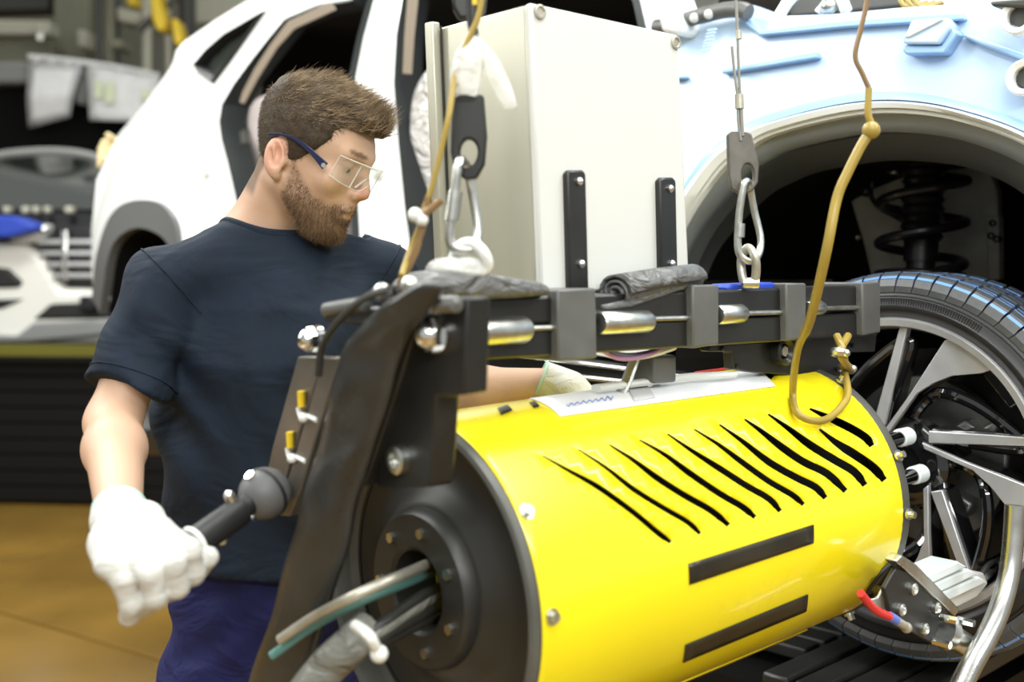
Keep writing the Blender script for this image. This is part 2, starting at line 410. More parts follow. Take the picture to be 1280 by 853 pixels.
slab('machine_housing', [(138, 48), (152, 49), (151, 60), (138, 59)], 9.5, 0.3, 'beam', 'little olive terminal box on the narrow posts behind the paper sheets', 'box')
for k, (x0, x1, m, lab) in enumerate([(118, 128, 'dark_beam', 'thin dark post right of the olive column'), (130, 142, 'beam', 'olive post behind the paper sheets'), (144, 150, 'dark_beam', 'black narrow post left of the pale pipes'),
                                      (176, 189, 'pale_pipe', 'wide pale vertical pipe below the yellow hoist'), (193, 200, 'beam', 'olive vertical pipe right of the wide pale one'), (205, 213, 'pale_pipe', 'slim pale vertical pipe beside the car roof'), (222, 244, 'dark_beam', 'dark wide post right behind the car roof')]):
    bar('pipe', ((x0+x1)/2, -80), ((x0+x1)/2+1, 94), 9.62+0.15*k, (x1-x0)/2/FPX*9.6, m, lab, 'pipe')
bar('pipe', (174, 38), (262, -40), 8.9, 0.03, 'dark_beam', 'slanting dark pipe crossing the yellow hoist parts', 'pipe')
t = thing('chain_hoist', at(195, 20, 8.6), 'yellow chain hoist hanging at the upper left', 'hoist')
MB().prism([at(x, y, 8.7) for x, y in [(186, -12), (196, -14), (206, 26), (205, 38), (196, 38), (190, 24)]], (0, 0.2, 0)).build('hoist_body', M['hoist_yellow'], t, bevel=0.015)
MB().tube([at(198, 38, 8.8), at(199, 90, 8.8)], 0.015).build('chain', M['dark_beam'], t)
t = thing('crane_hook_block', at(220, 45, 8.6), 'yellow hook block right of the chain hoist', 'hook block')
MB().prism([at(x, y, 8.7) for x, y in [(214, 22), (222, 24), (228, 52), (222, 58), (217, 52)]], (0, 0.2, 0)).build('hoist_body', M['hoist_yellow'], t, bevel=0.015)
MB().tube([at(217, 22, 8.8), at(212, -60, 8.8)], 0.012).build('wire_rope', M['dark_beam'], t)
slab('yellow_guard', [(156, -40), (170, -40), (170, 8), (158, 6)], 9.2, 0.15, 'hoist_yellow', 'dull yellow guard plate above the pale housing', 'guard')
slab('cross_beam', [(244, -80), (420, -80), (420, 20), (244, 30)], 11.5, 0.3, 'pale_pipe', 'pale olive cross beam above the white car roof', 'beam')

# paper sheets on a clip rail
rl = [at(*p, 9.33) for p in [(36, 71), (70, 74), (103, 78), (150, 85), (199, 95)]]
t = thing('clip_rail', rl[0], 'white clip rail holding two hanging paper sheets', 'rail')
MB().tube(spline(rl, 4), 0.024, 8).build('rail', M['paper'], t)
for k in (45, 64, 84, 118, 150, 176): MB().cyl(at(k, 69+(k-36)*0.15+2, 9.29), at(k, 69+(k-36)*0.15+8, 9.29), 0.018).build('clip', M['tie'], t)
def paper(pts, fold, lab, inner):
    t = thing('paper_sheet', at(*pts[0], 9.28), lab, 'paper', None)
    n = 8; m = MB(); q = MB()
    for dst, sh, dd in ((m, 0.0, 0.0), (q, 0.12, -0.004)):
        V = []
        for j in range(n+1):
            for i in range(5):
                u = sh+(1-2*sh)*i/4; v = sh+(1-2*sh)*j/n
                L = [pts[0][c]+(pts[3][c]-pts[0][c])*v for c in (0, 1)]; R = [pts[1][c]+(pts[2][c]-pts[1][c])*v for c in (0, 1)]
                x = L[0]+(R[0]-L[0])*u; y = L[1]+(R[1]-L[1])*u
                kx = fold*(1-abs(2*v-1.1)); V.append(at(x-kx*5, y, 9.28-kx*0.16+0.03*abs(u-.5)+dd))
        dst.add(V, [(j*5+i, j*5+i+1, j*5+i+6, j*5+i+5) for j in range(n) for i in range(4)])
    o = m.build('sheet', M[inner[0]], t); q.build('printed_area', M[inner[1]], t)
    o.modifiers.new('thick', 'SOLIDIFY').thickness = 0.002
    return t
paper([(36, 76), (103, 80), (88, 146), (36, 160)], 0.6, 'left grey bordered paper sheet folded in the middle, hanging from rail', ('paper_grey', 'paper'))
t = paper([(109, 82), (200, 98), (180, 152), (112, 150)], 0.1, 'right paper sheet with faint pale green fields, hanging from rail', ('paper', 'paper'))
for x0, x1, y0, y1 in [(118, 128, 100, 122), (131, 143, 102, 128), (176, 186, 112, 124)]:
    MB().prism([at(x, y, 9.20) for x, y in [(x0, y0), (x1, y0+1), (x1, y1), (x0, y1)]], (0, 0.002, 0)).build('green_field', M['paper_tint'], t)

# dark vehicle with its lid up, behind
t = thing('dark_vehicle', at(60, 300, 9.6), 'dark vehicle with its lid raised behind the pale car front', 'car')
prism_at([(-160, 112), (0, 100), (60, 98), (110, 108), (300, 118), (300, 300), (-160, 300)], 9.6, 1.0, 'open_boot', M['cavity'], t)
prism_at([(-160, 110), (-160, 86), (-40, 78), (20, 76), (60, 80), (112, 92), (300, 112), (300, 122), (112, 112), (60, 104), (0, 104)], 9.4, 0.5, 'raised_lid', M['far_grey'], t, bevel=0.03)
prism_at([(90, 98), (108, 102), (106, 132), (92, 128)], 9.38, 0.1, 'lid_hinge', M['far_grey'], t, bevel=0.02)

# far platform with a pale car standing on it
PD = 7.2
t = thing('assembly_platform', (-3.2, PD, 0), 'long black skirted assembly platform under the pale car front', 'platform')
pu = Vector((0.995, -0.10, 0))
p0 = at(-260, 440, PD); p0.z = 0
for k in range(9):        # ribbed skirt boards one above the other
    z0 = 0.02+k*0.1
    MB().frame_box(p0+pu*2.3+Vector((0, 0.06+0.004*(k % 2), z0+0.047)), pu, (0.1, 0.995, 0), (0, 0, 1), 2.9, 0.02, 0.046).build('skirt_board', M['skirt'], t, bevel=0.006)
MB().frame_box(p0+pu*2.3+Vector((0, 0.9, 0.46)), pu, (0.1, 0.995, 0), (0, 0, 1), 2.9, 0.8, 0.45).build('platform_body', M['skirt'], t)
MB().frame_box(p0+pu*2.3+Vector((0, 0.85, 0.935)), pu, (0.1, 0.995, 0), (0, 0, 1), 2.95, 0.9, 0.02).build('deck', M['skirt'], t)
MB().frame_box(p0+pu*2.3+Vector((0, -0.03, 0.985)), pu, (0.1, 0.995, 0), (0, 0, 1), 2.9, 0.03, 0.035).build('edge_stripe', M['stripe'], t, label='dull yellow edge strip')

t = thing('pale_car', at(60, 425, 7.6), 'pale car front with chrome barred grille on the black platform', 'car')
D = 7.65
prism_at([(-130, 420), (-130, 300), (-70, 255), (-40, 205), (0, 190), (60, 186), (110, 191), (150, 205), (190, 255), (250, 300), (250, 420)], D+1.06, 0.6, 'body_shell', M['far_grey'], t, bevel=0.06)
MB().prism([at(x, y, D+0.25+0.75*(262-y)/68) for x, y in [(-66, 262), (-34, 212), (4, 198), (60, 194), (108, 199), (142, 212), (176, 262)]], (0, 0.04, 0)).build('windscreen', M['glass_dark'], t, bevel=0.01)
MB().prism([at(x, y, D+0.02+0.3*(305-y)/50) for x, y in [(-90, 305), (-72, 262), (60, 256), (182, 262), (200, 305)]], (0, 0.3, -0.05)).build('bonnet', M['far_dark'], t, bevel=0.03)
prism_at([(-140, 302), (26, 302), (50, 318), (64, 340), (76, 360), (170, 362), (240, 340), (240, 430), (-140, 430)], D, 0.5, 'bumper', M['far_white'], t, bevel=0.05)
prism_at([(-30, 300), (30, 288), (60, 282), (170, 282), (170, 366), (80, 362), (66, 340), (52, 316), (34, 304)], D+0.04, 0.3, 'grille', M['far_dark'], t, bevel=0.02)
for y, x in ((303, 44), (317, 48), (331, 56), (345, 64)):
    prism_at([(x, y-3.5), (168, y-3.5), (168, y+3), (x, y+3)], D-0.02, 0.06, 'grille_bar', M['machined'], t, bevel=0.012)
prism_at([(76, 288), (84, 288), (84, 352), (77, 352)], D-0.035, 0.04, 'grille_strut', M['chrome'], t, bevel=0.012)
prism_at([(8, 300), (26, 291), (44, 281), (60, 280), (58, 290), (46, 302), (24, 305)], D-0.06, 0.12, 'headlight', M['cabinet'], t, bevel=0.02)
MB().ball(at(55, 287, D-0.04), 0.035).build('lamp_reflector', M['chrome'], t)
prism_at([(-40, 330), (10, 336), (28, 352), (24, 360), (-40, 362)], D-0.02, 0.1, 'air_intake', M['black'], t, bevel=0.02)
prism_at([(-40, 375), (30, 374), (2, 386), (-40, 388)], D-0.02, 0.1, 'lower_intake', M['black'], t, bevel=0.02)
prism_at([(40, 400), (62, 380), (180, 376), (180, 398)], D-0.02, 0.1, 'lower_grille', M['black'], t, bevel=0.02)
prism_at([(98, 370), (120, 370), (120, 390), (98, 390)], D-0.1, 0.1, 'tow_plate', M['far_dark'], t, bevel=0.02)
prism_at([(-140, 412), (20, 420), (40, 404), (190, 398), (190, 414), (40, 428), (-140, 432)], D-0.05, 0.12, 'bumper_lip', M['far_grey'], t, bevel=0.02)
for x, w in ((3, 7), (26, 8), (40, 6), (54, 6), (80, 9)):
    prism_at([(x, 258), (x+w, 258), (x+w, 266), (x, 266)], D+0.15, 0.08, 'bonnet_glint', M['pale_pipe'], t, bevel=0.01)  # pale blocks drawn as glints on the dark bonnet
MB().tube(spline([at(x, y, D+0.98) for x, y in [(-44, 222), (-30, 205), (0, 193), (60, 188), (110, 193), (146, 208), (160, 226)]], 5), 0.024, 10).build('roof_edge', M['roof_rim'], t)
for x0, x1, y0 in ((62, 84, 215), (96, 118, 222), (20, 40, 212)): pass
t = thing('fender_cover', at(10, 285, 7.5), 'blue protective cover lying over the pale car headlight', 'cover')
prism_at([(-80, 268), (16, 270), (42, 280), (44, 287), (10, 297), (-80, 296)], 7.45, 0.25, 'cover_sheet', M['blue_cloth'], t, bevel=0.03)

# ------------------------------------------------------------------ the white car
car = thing('white_car', CP(-1.4, -0.8, -0.34), 'white doorless car body on the line behind the bearded worker', 'car')
def cpts(pp, off=None): return [on_car(x, y, off) for x, y in pp]
def lift(s, z): return CP(s, body_off(s, z), z)
def body_sheet(name, outer, holes, m, depth=0.06, step=(0.07, 0.06), hole_depth=0.025, parent=car, edge=None):
    V, F = sheet(outer, holes, step, lift); mb = MB().add(V, F)
    for L, dd in [(outer, depth)]:
        a = [lift(*p) for p in L]; n = len(a)
        mb.add(a+[p-CN*(dd if q[0] < -0.75 else 0.05) for p, q in zip(a, L)], [(i, (i+1) % n, n+(i+1) % n, n+i) for i in range(n)])
    jb = MB()
    for h in holes:
        a = [lift(*p) for p in h]; n = len(a); jb.add([p-CN*0.003 for p in a]+[p-CN*hole_depth for p in a], [(i, (i+1) % n, n+(i+1) % n, n+i) for i in range(n)])
    jb.build('opening_jamb', M['seal'], parent)
    return mb.build(name, m, parent, angle=30)
rear_edge = [(320, -6), (271, 24), (229, 53), (220, 64), (218, 74), (214, 84), (180, 131), (150, 166), (134, 196), (121, 225), (114, 289), (116, 361), (121, 371)]
arch_out = [(121, 371), (126, 320), (139, 278), (155, 258), (180, 250), (206, 255), (222, 273), (228, 300), (231, 345)]
outer = rear_edge+arch_out[1:]+[(300, 372), (420, 392), (560, 415), (640, 428), (760, 446), (812, 452), (814, 342), (834, 240), (832, 120), (826, 40), (815, -30), (700, -70), (470, -60)]
door_r = [(445, -2), (400, 5), (360, 22), (338, 48), (314, 79), (295, 105), (280, 131), (276, 155), (279, 178), (287, 207), (297, 250), (308, 300), (330, 340), (360, 366), (430, 375), (450, 300), (443, 180), (444, 100), (455, 45), (468, -2), (474, -30), (460, -40)]
door_f = [(506, -2), (498, 46), (495, 107), (501, 183), (509, 260), (521, 339), (540, 390), (600, 405), (700, 420), (770, 425), (796, 400), (803, 300), (810, 120), (808, 35), (800, 0), (778, -30), (700, -52), (520, -40)]
quarter = [(334, 13), (285, 40), (262, 60), (244, 82), (248, 91), (268, 105), (290, 76)]
sq = cpts(quarter); so = cpts(outer); sr = cpts(door_r); sf = cpts(door_f)
# the rear end goes on round the corner: outline closed across the car's width
body_sheet('body_side', so, [sr, sf, sq], M['white_paint'], depth=1.55)
def ring_strip(name, loop, w, o0, o1, m, closed=True, parent=car):
    """a strip that follows an opening, w wide towards its inside"""
    n = len(loop); cx = sum(p[0] for p in loop)/n; cz = sum(p[1] for p in loop)/n; V = []; mb = MB()
    area2 = sum(loop[i][0]*loop[(i+1) % n][1]-loop[(i+1) % n][0]*loop[i][1] for i in range(n)); sg = 1 if area2 > 0 else -1
    for i in range(n):
        a = loop[(i-1) % n] if closed or i else loop[0]; b = loop[(i+1) % n] if closed or i < n-1 else loop[-1]
        dx, dz = b[0]-a[0], b[1]-a[1]; l = math.hypot(dx, dz) or 1; nx, nz = -dz/l*sg, dx/l*sg
        s, z = loop[i]; s2, z2 = s+nx*w, z+nz*w
        V += [lift(s, z)+CN*o0, lift((s+s2)/2, (z+z2)/2)+CN*(o0+0.012), lift(s2, z2)+CN*o1, lift(s2, z2)+CN*(o1-0.05), lift(s, z)+CN*(o0-0.05)]
    F = []
    for i in range(n if closed else n-1):
        a = i*5; b = ((i+1) % n)*5
        for k in range(5): F.append((a+k, a+(k+1) % 5, b+(k+1) % 5, b+k))
    if not closed: F += [(0, 1, 2, 3, 4), tuple((n-1)*5+k for k in range(5))]
    return mb.add(V, F).build(name, m, parent)
def dense(pp, n=4, closed=True): return [(v.x, v.y) for v in spline([(a, b, 0) for a, b in pp], n, closed)]
ring_strip('door_seal', sr, 0.026, 0.004, -0.03, M['seal'])
ring_strip('door_seal', sf, 0.018, 0.004, -0.03, M['seal'])
ring_strip('window_seal', sq, 0.022, 0.006, -0.005, M['black'])
V, F = sheet(sq, [], (0.05, 0.05), lift); MB().add([v-CN*0.03 for v in V], F).build('quarter_window', M['glass_dark'], car).modifiers.new('t', 'SOLIDIFY').thickness = 0.004
# dark cabin inside
def inner(name, pp, off, m, th=0.02, **k):
    a = [CO(x, y, off) for x, y in pp]; return MB().prism(a, -CN*th).build(name, m, car, **k)
cab = MB()
for A, B in (((-3.1, 0.95), (0.15, 0.95)), ((-3.1, -0.2), (0.15, -0.2))): pass
cab.add([CP(s, o, z) for s in (-2.66, -0.62) for o in ((-0.13, -0.40), (-1.45, -1.30)) for o, z in zip(o, (-0.12, 1.24))], [(0, 1, 3, 2), (4, 6, 7, 5), (2, 3, 7, 6), (0, 2, 6, 4), (1, 5, 7, 3)])
cab.build('cabin_lining', M['headliner'], car, smooth=False)
inner('pillar_trim', [(412, 2), (360, 26), (338, 55), (318, 86), (303, 115), (299, 128), (305, 130), (322, 98), (346, 60), (368, 36), (420, 12)], -0.11, M['tan_trim'], th=0.004, bevel=0.0015)
inner('pillar_trim', [(512, -40), (505, 45), (503, 92), (514, 93), (517, 45), (526, -40)], -0.11, M['tan_trim'], th=0.004, bevel=0.0015)
def blob(name, pp, off, dep, m, lab=None, sub=2):
    a = [CO(x, y, off) for x, y in pp]; c = sum(a, Vector())/len(a); n = len(a)
    mid = [p-CN*dep*0.5+(p-c)*0.06 for p in a]; bk = [p-CN*dep for p in a]; fr = [c+(p-c)*0.75+CN*0.02 for p in a]
    V = fr+a+mid+bk; F = [tuple(range(n)), tuple(3*n+n-1-i for i in range(n))]
    for k in range(3): F += [(k*n+i, k*n+(i+1) % n, (k+1)*n+(i+1) % n, (k+1)*n+i) for i in range(n)]
    return MB().add(V, F).build(name, m, car, sub=sub, label=lab)
blob('rear_seat', [(309, 116), (330, 110), (362, 120), (372, 170), (378, 250), (385, 330), (330, 330), (313, 270), (306, 200), (305, 150)], -0.24, 0.5, M['seat_cover'], 'pale plastic covered seat back')
blob('front_seat', [(510, 110), (528, 74), (560, 55), (640, 60), (640, 340), (526, 345), (512, 250), (506, 170)], -0.12, 0.5, M['film_seat'], 'seat wrapped in clear crumpled film')
inner('belt_guide', [(300, 165), (305, 162), (306, 178), (301, 180)], -0.12, M['zinc'])
blob('interior_box', [(320, 82), (352, 78), (352, 112), (322, 116)], -0.7, 0.3, M['teal'], None, 1)
for (x, y) in ((261, 216), (476, 216)):
    s, z = on_car(x, y); c = lift(s, z); MB().cyl(c-CN*0.01, c+CN*0.012, 0.022).cyl(c+CN*0.01, c+CN*0.02, 0.012).build('hinge_plug', M['tie'], car)
# rear wheel arch cladding and wheel
ao = dense(cpts(arch_out), 3, False)
arch_in = [(129, 392), (135, 350), (144, 309), (160, 291), (180, 285), (204, 294), (217, 310), (224, 330), (226, 352)]
ai = dense(cpts(arch_in), 3, False)
mb = MB(); n = len(ao); V = []
for (a, b) in zip(ao, ai):
    A = lift(*a); B = lift(*b); V += [A-CN*0.01, A+CN*0.02, B+CN*0.015, B-CN*0.02]
mb.add(V, [(i*4+k, i*4+k+1, i*4+k+5, i*4+k+4) for i in range(n-1) for k in range(3)]); mb.build('arch_cladding', M['cladding'], car)
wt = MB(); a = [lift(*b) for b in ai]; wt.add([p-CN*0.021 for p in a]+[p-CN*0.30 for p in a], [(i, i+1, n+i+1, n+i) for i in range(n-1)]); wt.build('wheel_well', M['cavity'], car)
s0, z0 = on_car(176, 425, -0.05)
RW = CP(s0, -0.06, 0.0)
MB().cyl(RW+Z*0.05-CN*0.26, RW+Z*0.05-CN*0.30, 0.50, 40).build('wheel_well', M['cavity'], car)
MB().lathe(RW, CN, [(-0.22, 0.24), (-0.225, 0.31), (-0.2, 0.336), (-0.11, 0.341), (-0.02, 0.336), (0.0, 0.31), (0.005, 0.25), (-0.03, 0.235)], 48).build('rear_tyre', M['rubber'], car)
rr = MB().lathe(RW, CN, [(-0.005, 0.238), (-0.02, 0.225), (-0.15, 0.21)], 48)
for k in range(5):
    q = 2*PI*k/5; d = CU*math.cos(q)+Z*math.sin(q); e = CU*-math.sin(q)+Z*math.cos(q)
    rr.prism([RW+d*0.03+e*0.02-CN*0.02, RW+d*0.23+e*0.05-CN*0.02, RW+d*0.23-e*0.05-CN*0.02, RW+d*0.03-e*0.02-CN*0.02], -CN*0.04)
rr.build('rear_rim', M['clamp'], car)
# sill seen in the gap below the machine's bars
MB().prism([CO(x, y, 0.02) for x, y in [(560, 430), (700, 448), (860, 470), (860, 474), (700, 453), (560, 436)]], -CN*0.05).build('sill_trim', M['chrome'], car, bevel=0.003)
MB().prism([CO(x, y, 0.0) for x, y in [(300, 385), (560, 425), (860, 466), (860, 520), (560, 500), (300, 440)]], -CN*0.3).build('sill_panel', M['gloss_black'], car, bevel=0.01)
MB().prism([CO(x, y, 0.03) for x, y in [(560, 455), (700, 466), (860, 484), (860, 488), (700, 472), (560, 460)]], -CN*0.05).build('sill_trim', M['chrome'], car, bevel=0.003)

# front end: pale blue inner wing over the wheel arch
aout = [(812, 342), (830, 300), (854, 253), (887, 202), (918, 175), (948, 155), (1018, 134), (1084, 123), (1145, 124), (1206, 136), (1280, 162), (1350, 204), (1410, 262), (1450, 340)]
ain_ = [(868, 352), (880, 322), (901, 291), (948, 244), (980, 226), (1013, 213), (1074, 202), (1121, 199), (1192, 206), (1239, 220), (1280, 243), (1325, 282), (1355, 320), (1370, 360)]
top = [(1560, 60), (1440, 6), (1300, 2), (1239, 2), (1180, 6), (1121, 10), (1040, 18), (981, 20), (955, 12), (934, 4), (905, 8), (880, 16), (846, 32), (838, 40), (832, 120), (838, 240)]
wing_off = lambda s, z: -0.10*max(0, z-0.42)-0.5*max(0, z-0.56)**2
blue_out = [on_surf(x, y, wing_off) for x, y in [(812, 342)]+[(x, y) for x, y in aout[1:]]+[(1560, 340)]+top]
lift0 = lambda s, z: CP(s, wing_off(s, z), z)
V, F = sheet(blue_out, [], (0.05, 0.05), lift0); mb = MB().add(V, F); nn = len(blue_out); a = [lift0(*p) for p in blue_out]
mb.add(a+[p-CN*0.05 for p in a], [(i, (i+1) % nn, nn+(i+1) % nn, nn+i) for i in range(nn) if i >= len(aout)-1]); mb.build('inner_wing', M['blue_primer'], car, angle=50)
def rib(pp, h=0.018, m='blue_shade', name='pressed_rib', bevel=0.004):
    s = [on_surf(x, y, wing_off) for x, y in pp]; return MB().prism([lift0(*q)+CN*h for q in s], -CN*(h+0.02)).build(name, M[m], car, bevel=bevel)
rib([(934, 14), (957, 40), (1000, 34), (1060, 27), (1206, 17), (1210, 26), (1206, 27), (1060, 36), (1000, 42), (955, 46), (925, 22)])
rib([(908, 88), (1025, 66), (1028, 74), (908, 94)])
rib([(1206, 46), (1215, 44), (1300, 74), (1300, 84), (1230, 58)])
rib([(846, 98), (862, 95), (862, 99), (846, 101)])
rib([(1137, 66), (1142, 58), (1186, 60), (1200, 38), (1206, 44), (1190, 70), (1142, 71)], 0.03)
rib([(1141, 56), (1152, 29), (1196, 26), (1200, 36), (1186, 59), (1142, 59)], 0.04, 'blue_primer', 'bracket_pad', 0.008)
rib([(1143, 50), (1183, 29), (1193, 29), (1150, 51)], 0.046, 'white_paint', 'pad_mark', 0.002)
for x, y in ((1276, 22), (1284, 98)):
    c = CO(x, y, 0.0); MB().lathe(c, CN, [(-0.02, 0.03), (0.012, 0.03), (0.016, 0.026), (0.012, 0.018), (-0.02, 0.016)], 24).build('plug_ring', M['white_paint'], car); MB().cyl(c-CN*0.01, c+CN*0.004, 0.015).build('plug', M['dark_beam'], car)
for k in range(7):
    p = CO(890-k*1.2, 37+k*4.2, 0.022); MB().frame_box(p, CU, CN, Z, 0.010, 0.003, 0.0018).build('embossed_line', M['blue_primer'], car)
# arch flange, liner
def band(name, A, B, oa, ob, m, lip=0.0):
    a = [lift0(*q) for q in dense([on_car(x, y, 0.0) for x, y in A], 5, False)]; a = [p+CN*oa for p in a]
    b = [CP(*((s, ob, z))) for s, z in dense([on_car(x, y, ob) for x, y in B], 5, False)]; n = len(a)
    mid = [(p+q)/2+CN*lip for p, q in zip(a, b)]; V = []
    for i in range(n): V += [a[i]-CN*0.04, a[i], mid[i], b[i], b[i]-CN*0.04]
    return MB().add(V, [(i*5+k, i*5+k+1, i*5+k+6, i*5+k+5) for i in range(n-1) for k in range(4)]).build(name, m, car, angle=50)
def mix(A, B, t): return [(p[0]+(q[0]-p[0])*t, p[1]+(q[1]-p[1])*t) for p, q in zip(A, B)]
band('fender_edge', mix(aout, ain_, -0.10), mix(aout, ain_, 0.03), 0.022, 0.02, M['blue_shade'], 0.004)
band('arch_flange', mix(aout, ain_, 0.02), mix(aout, ain_, 0.16), 0.03, 0.02, M['flange'], 0.012)
band('arch_flange', mix(aout, ain_, 0.15), mix(aout, ain_, 0.24), 0.026, 0.01, M['flange'], 0.004)
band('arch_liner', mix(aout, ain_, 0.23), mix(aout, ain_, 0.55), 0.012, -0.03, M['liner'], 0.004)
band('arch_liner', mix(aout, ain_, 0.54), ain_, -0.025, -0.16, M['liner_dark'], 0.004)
# wheel house: dark box with a sheet metal tower and the suspension strut
wh = MB(); pts = [on_car(x, y, -0.2) for x, y in mix(aout, ain_, 0.9)]
a = [CP(s, -0.2, z) for s, z in pts]+[CP(pts[-1][0], -0.2, -0.45), CP(pts[0][0], -0.2, -0.45)]; n = len(a)
wh.add(a+[p-CN*0.62 for p in a], [(i, (i+1) % n, n+(i+1) % n, n+i) for i in range(n-2)]+[tuple(n+i for i in range(n))]); wh.build('wheel_house', M['cavity'], car)
def wall_piece(name, pp, off, m, th=0.03, bevel=0.004): return MB().prism([CO(x, y, off) for x, y in pp], -CN*th).build(name, m, car, bevel=bevel)
wall_piece('strut_tower', [(1062, 196), (1110, 190), (1232, 200), (1246, 240), (1249, 350), (1090, 350), (1078, 300), (1060, 240)], -0.62, M['inner_panel'])
wall_piece('tower_flange', [(1232, 270), (1248, 270), (1249, 350), (1234, 350)], -0.60, M['inner_panel'])
for x, y in ((1241, 279), (1239, 295), (1246, 299)): 
    c = CO(x, y, -0.598); MB().lathe(c, CN, [(-0.01, 0.008), (0.004, 0.008), (0.004, 0.004), (-0.01, 0.004)], 12).build('rivet', M['black'], car)
sc = CO(1153, 270, -0.47)
SX = CU; up_ = (Z+CN*-0.08).normalized()
mb = MB()
for k in range(9): mb.lathe(sc+up_*(0.115-0.02*k), up_, [(-0.010, 0.038), (0.0, 0.046), (0.010, 0.038)], 24)
mb.cyl(sc+up_*0.13, sc-up_*0.1, 0.036); mb.build('bump_gaiter', M['spring'], car)
mb = MB(); mb.cyl(sc-up_*0.06, sc-up_*0.24, 0.030); mb.lathe(sc-up_*0.13, up_, [(0.0, 0.03), (-0.012, 0.09), (0.004, 0.098), (0.010, 0.09), (0.006, 0.03)], 32)
mb.frame_box(sc-up_*0.17+CU*0.04, CU, CN, Z, 0.05, 0.03, 0.03).build('damper', M['spring'], car, bevel=0.004)
MB().cyl(sc-up_*0.075, sc-up_*0.10, 0.016).build('damper_rod', M['zinc'], car)
coil = []
for i in range(90):
    q = 2*PI*2.7*i/89+2.6; coil.append(sc+up_*(0.12-0.24*i/89)+(CU*math.cos(q)+CN*math.sin(q))*0.088)
MB().tube(coil, 0.0105, 10).build('coil_spring', M['spring'], car)
MB().cyl(coil[4], coil[4]+CU*0.012, 0.011).build('paint_mark', M['tie'], car)
MB().tube(spline([CO(*p, -0.55) for p in [(1070, 200), (1084, 212), (1090, 228), (1089, 245), (1100, 260), (1118, 270), (1135, 280)]], 5), 0.006, 8).build('brake_hose', M['spring'], car)
MB().ball(CO(1083, 239, -0.54), 0.014).build('hose_clip', M['spring'], car)
wall_piece('heat_shield', [(1000, 260), (1040, 236), (1074, 260), (1096, 300), (1080, 345), (1030, 345)], -0.66, M['cavity'])
MB().ball(CO(1072, 297, -0.6), 0.007).build('bolt', M['zinc'], car)
# cowl hose and engine bay pieces above the wing
MB().tube(spline([CO(*p, -0.06) for p in [(820, 34), (838, 33), (858, 25), (880, 19), (905, 13), (925, 12), (936, 16)]], 6), 0.017, 12).build('cowl_hose', M['clamp'], car)
for k, x in enumerate((850, 868, 886)): 
    c = CO(x, 27-k*4.5, -0.045); MB().ball(c, 0.010).build('hose_clip', M['tie'], car)
wall_piece('bulkhead', [(790, -60), (1300, -60), (1300, 40), (1120, 30), (960, 40), (830, 60)], -0.75, M['flange'], 0.05)
wall_piece('engine_cover', [(970, -30), (1120, -40), (1130, 10), (985, 24)], -0.5, M['cladding'], 0.1, 0.01)
for pts, w in (([(974, 20), (984, 4), (1000, -14)], 0.012), ([(1024, 16), (1034, 2), (1030, -16)], 0.010), ([(1058, 14), (1050, -6), (1040, -20)], 0.012)):
    MB().tube([CO(*p, -0.1) for p in pts], w, 8).build('fabric_strap', M['white_paint'], car)
MB().ball(CO(1036, 8, -0.09), 0.016).build('strap_buckle', M['zinc'], car)
for dx in (0, 9, 18): MB().tube(spline([CO(1120+dx, -20, -0.2), CO(1128+dx, 4, -0.18), CO(1140+dx, 10, -0.18), CO(1160+dx, 4, -0.2)], 5), 0.006, 8).build('engine_wire', M['hose'], car)
wall_piece('scuttle_end', [(1236, 2), (1300, -4), (1300, 10), (1240, 8)], 0.02, M['dark_beam'], 0.05)
wall_piece('screen_pillar', [(806, -40), (822, -40), (850, 30), (846, 44), (826, 40)], -0.02, M['white_paint'], 0.10, 0.01)

# person behind the car's tail: a gloved hand shows past the bodywork
# ------------------------------------------------------------------ front wheel
wheel = thing('road_wheel', W-CN*0.11, 'big alloy road wheel with new blue striped tyre at the front hub', 'wheel')
RT, RR = 0.341, 0.262
tyre = MB().lathe(W, CN, [(-0.215, 0.235), (-0.228, 0.29), (-0.218, 0.320), (-0.195, 0.329), (-0.035, 0.329), (-0.018, 0.322), (-0.006, 0.306), (0.0005, 0.295), (0.002, 0.285), (0.005, 0.283), (0.005, 0.276), (0.002, 0.273), (-0.006, 0.262), (-0.025, 0.258), (-0.03, 0.24)], 96).build('tyre', M['rubber'], wheel, angle=50)
# tread blocks with printed blue lines
tm = mat('tread_rubber', (0.085, 0.088, 0.092), 0.38, var=0.2, vscale=40)
def striped():
    N = tm.node_tree.nodes; L = tm.node_tree.links; b = N['Principled BSDF']
    tc = [n for n in N if n.type == 'TEX_COORD'][0]; sp = N.new('ShaderNodeSeparateXYZ'); L.new(tc.outputs['Object'], sp.inputs[0])
    m1 = N.new('ShaderNodeMath'); m1.operation = 'PINGPONG'; m1.inputs[1].default_value = 0.011; L.new(sp.outputs['Y'], m1.inputs[0])
    m2 = N.new('ShaderNodeMath'); m2.operation = 'LESS_THAN'; m2.inputs[1].default_value = 0.0022; L.new(m1.outputs[0], m2.inputs[0])
    src = b.inputs['Base Color'].links[0].from_socket; mx = N.new('ShaderNodeMix'); mx.data_type = 'RGBA'; L.new(m2.outputs[0], mx.inputs[0]); L.new(src, mx.inputs[6])
    mx.inputs[7].default_value = (0.16, 0.34, 0.72, 1); L.new(mx.outputs[2], b.inputs['Base Color'])
striped()
NB = 62; dq = 2*PI/NB
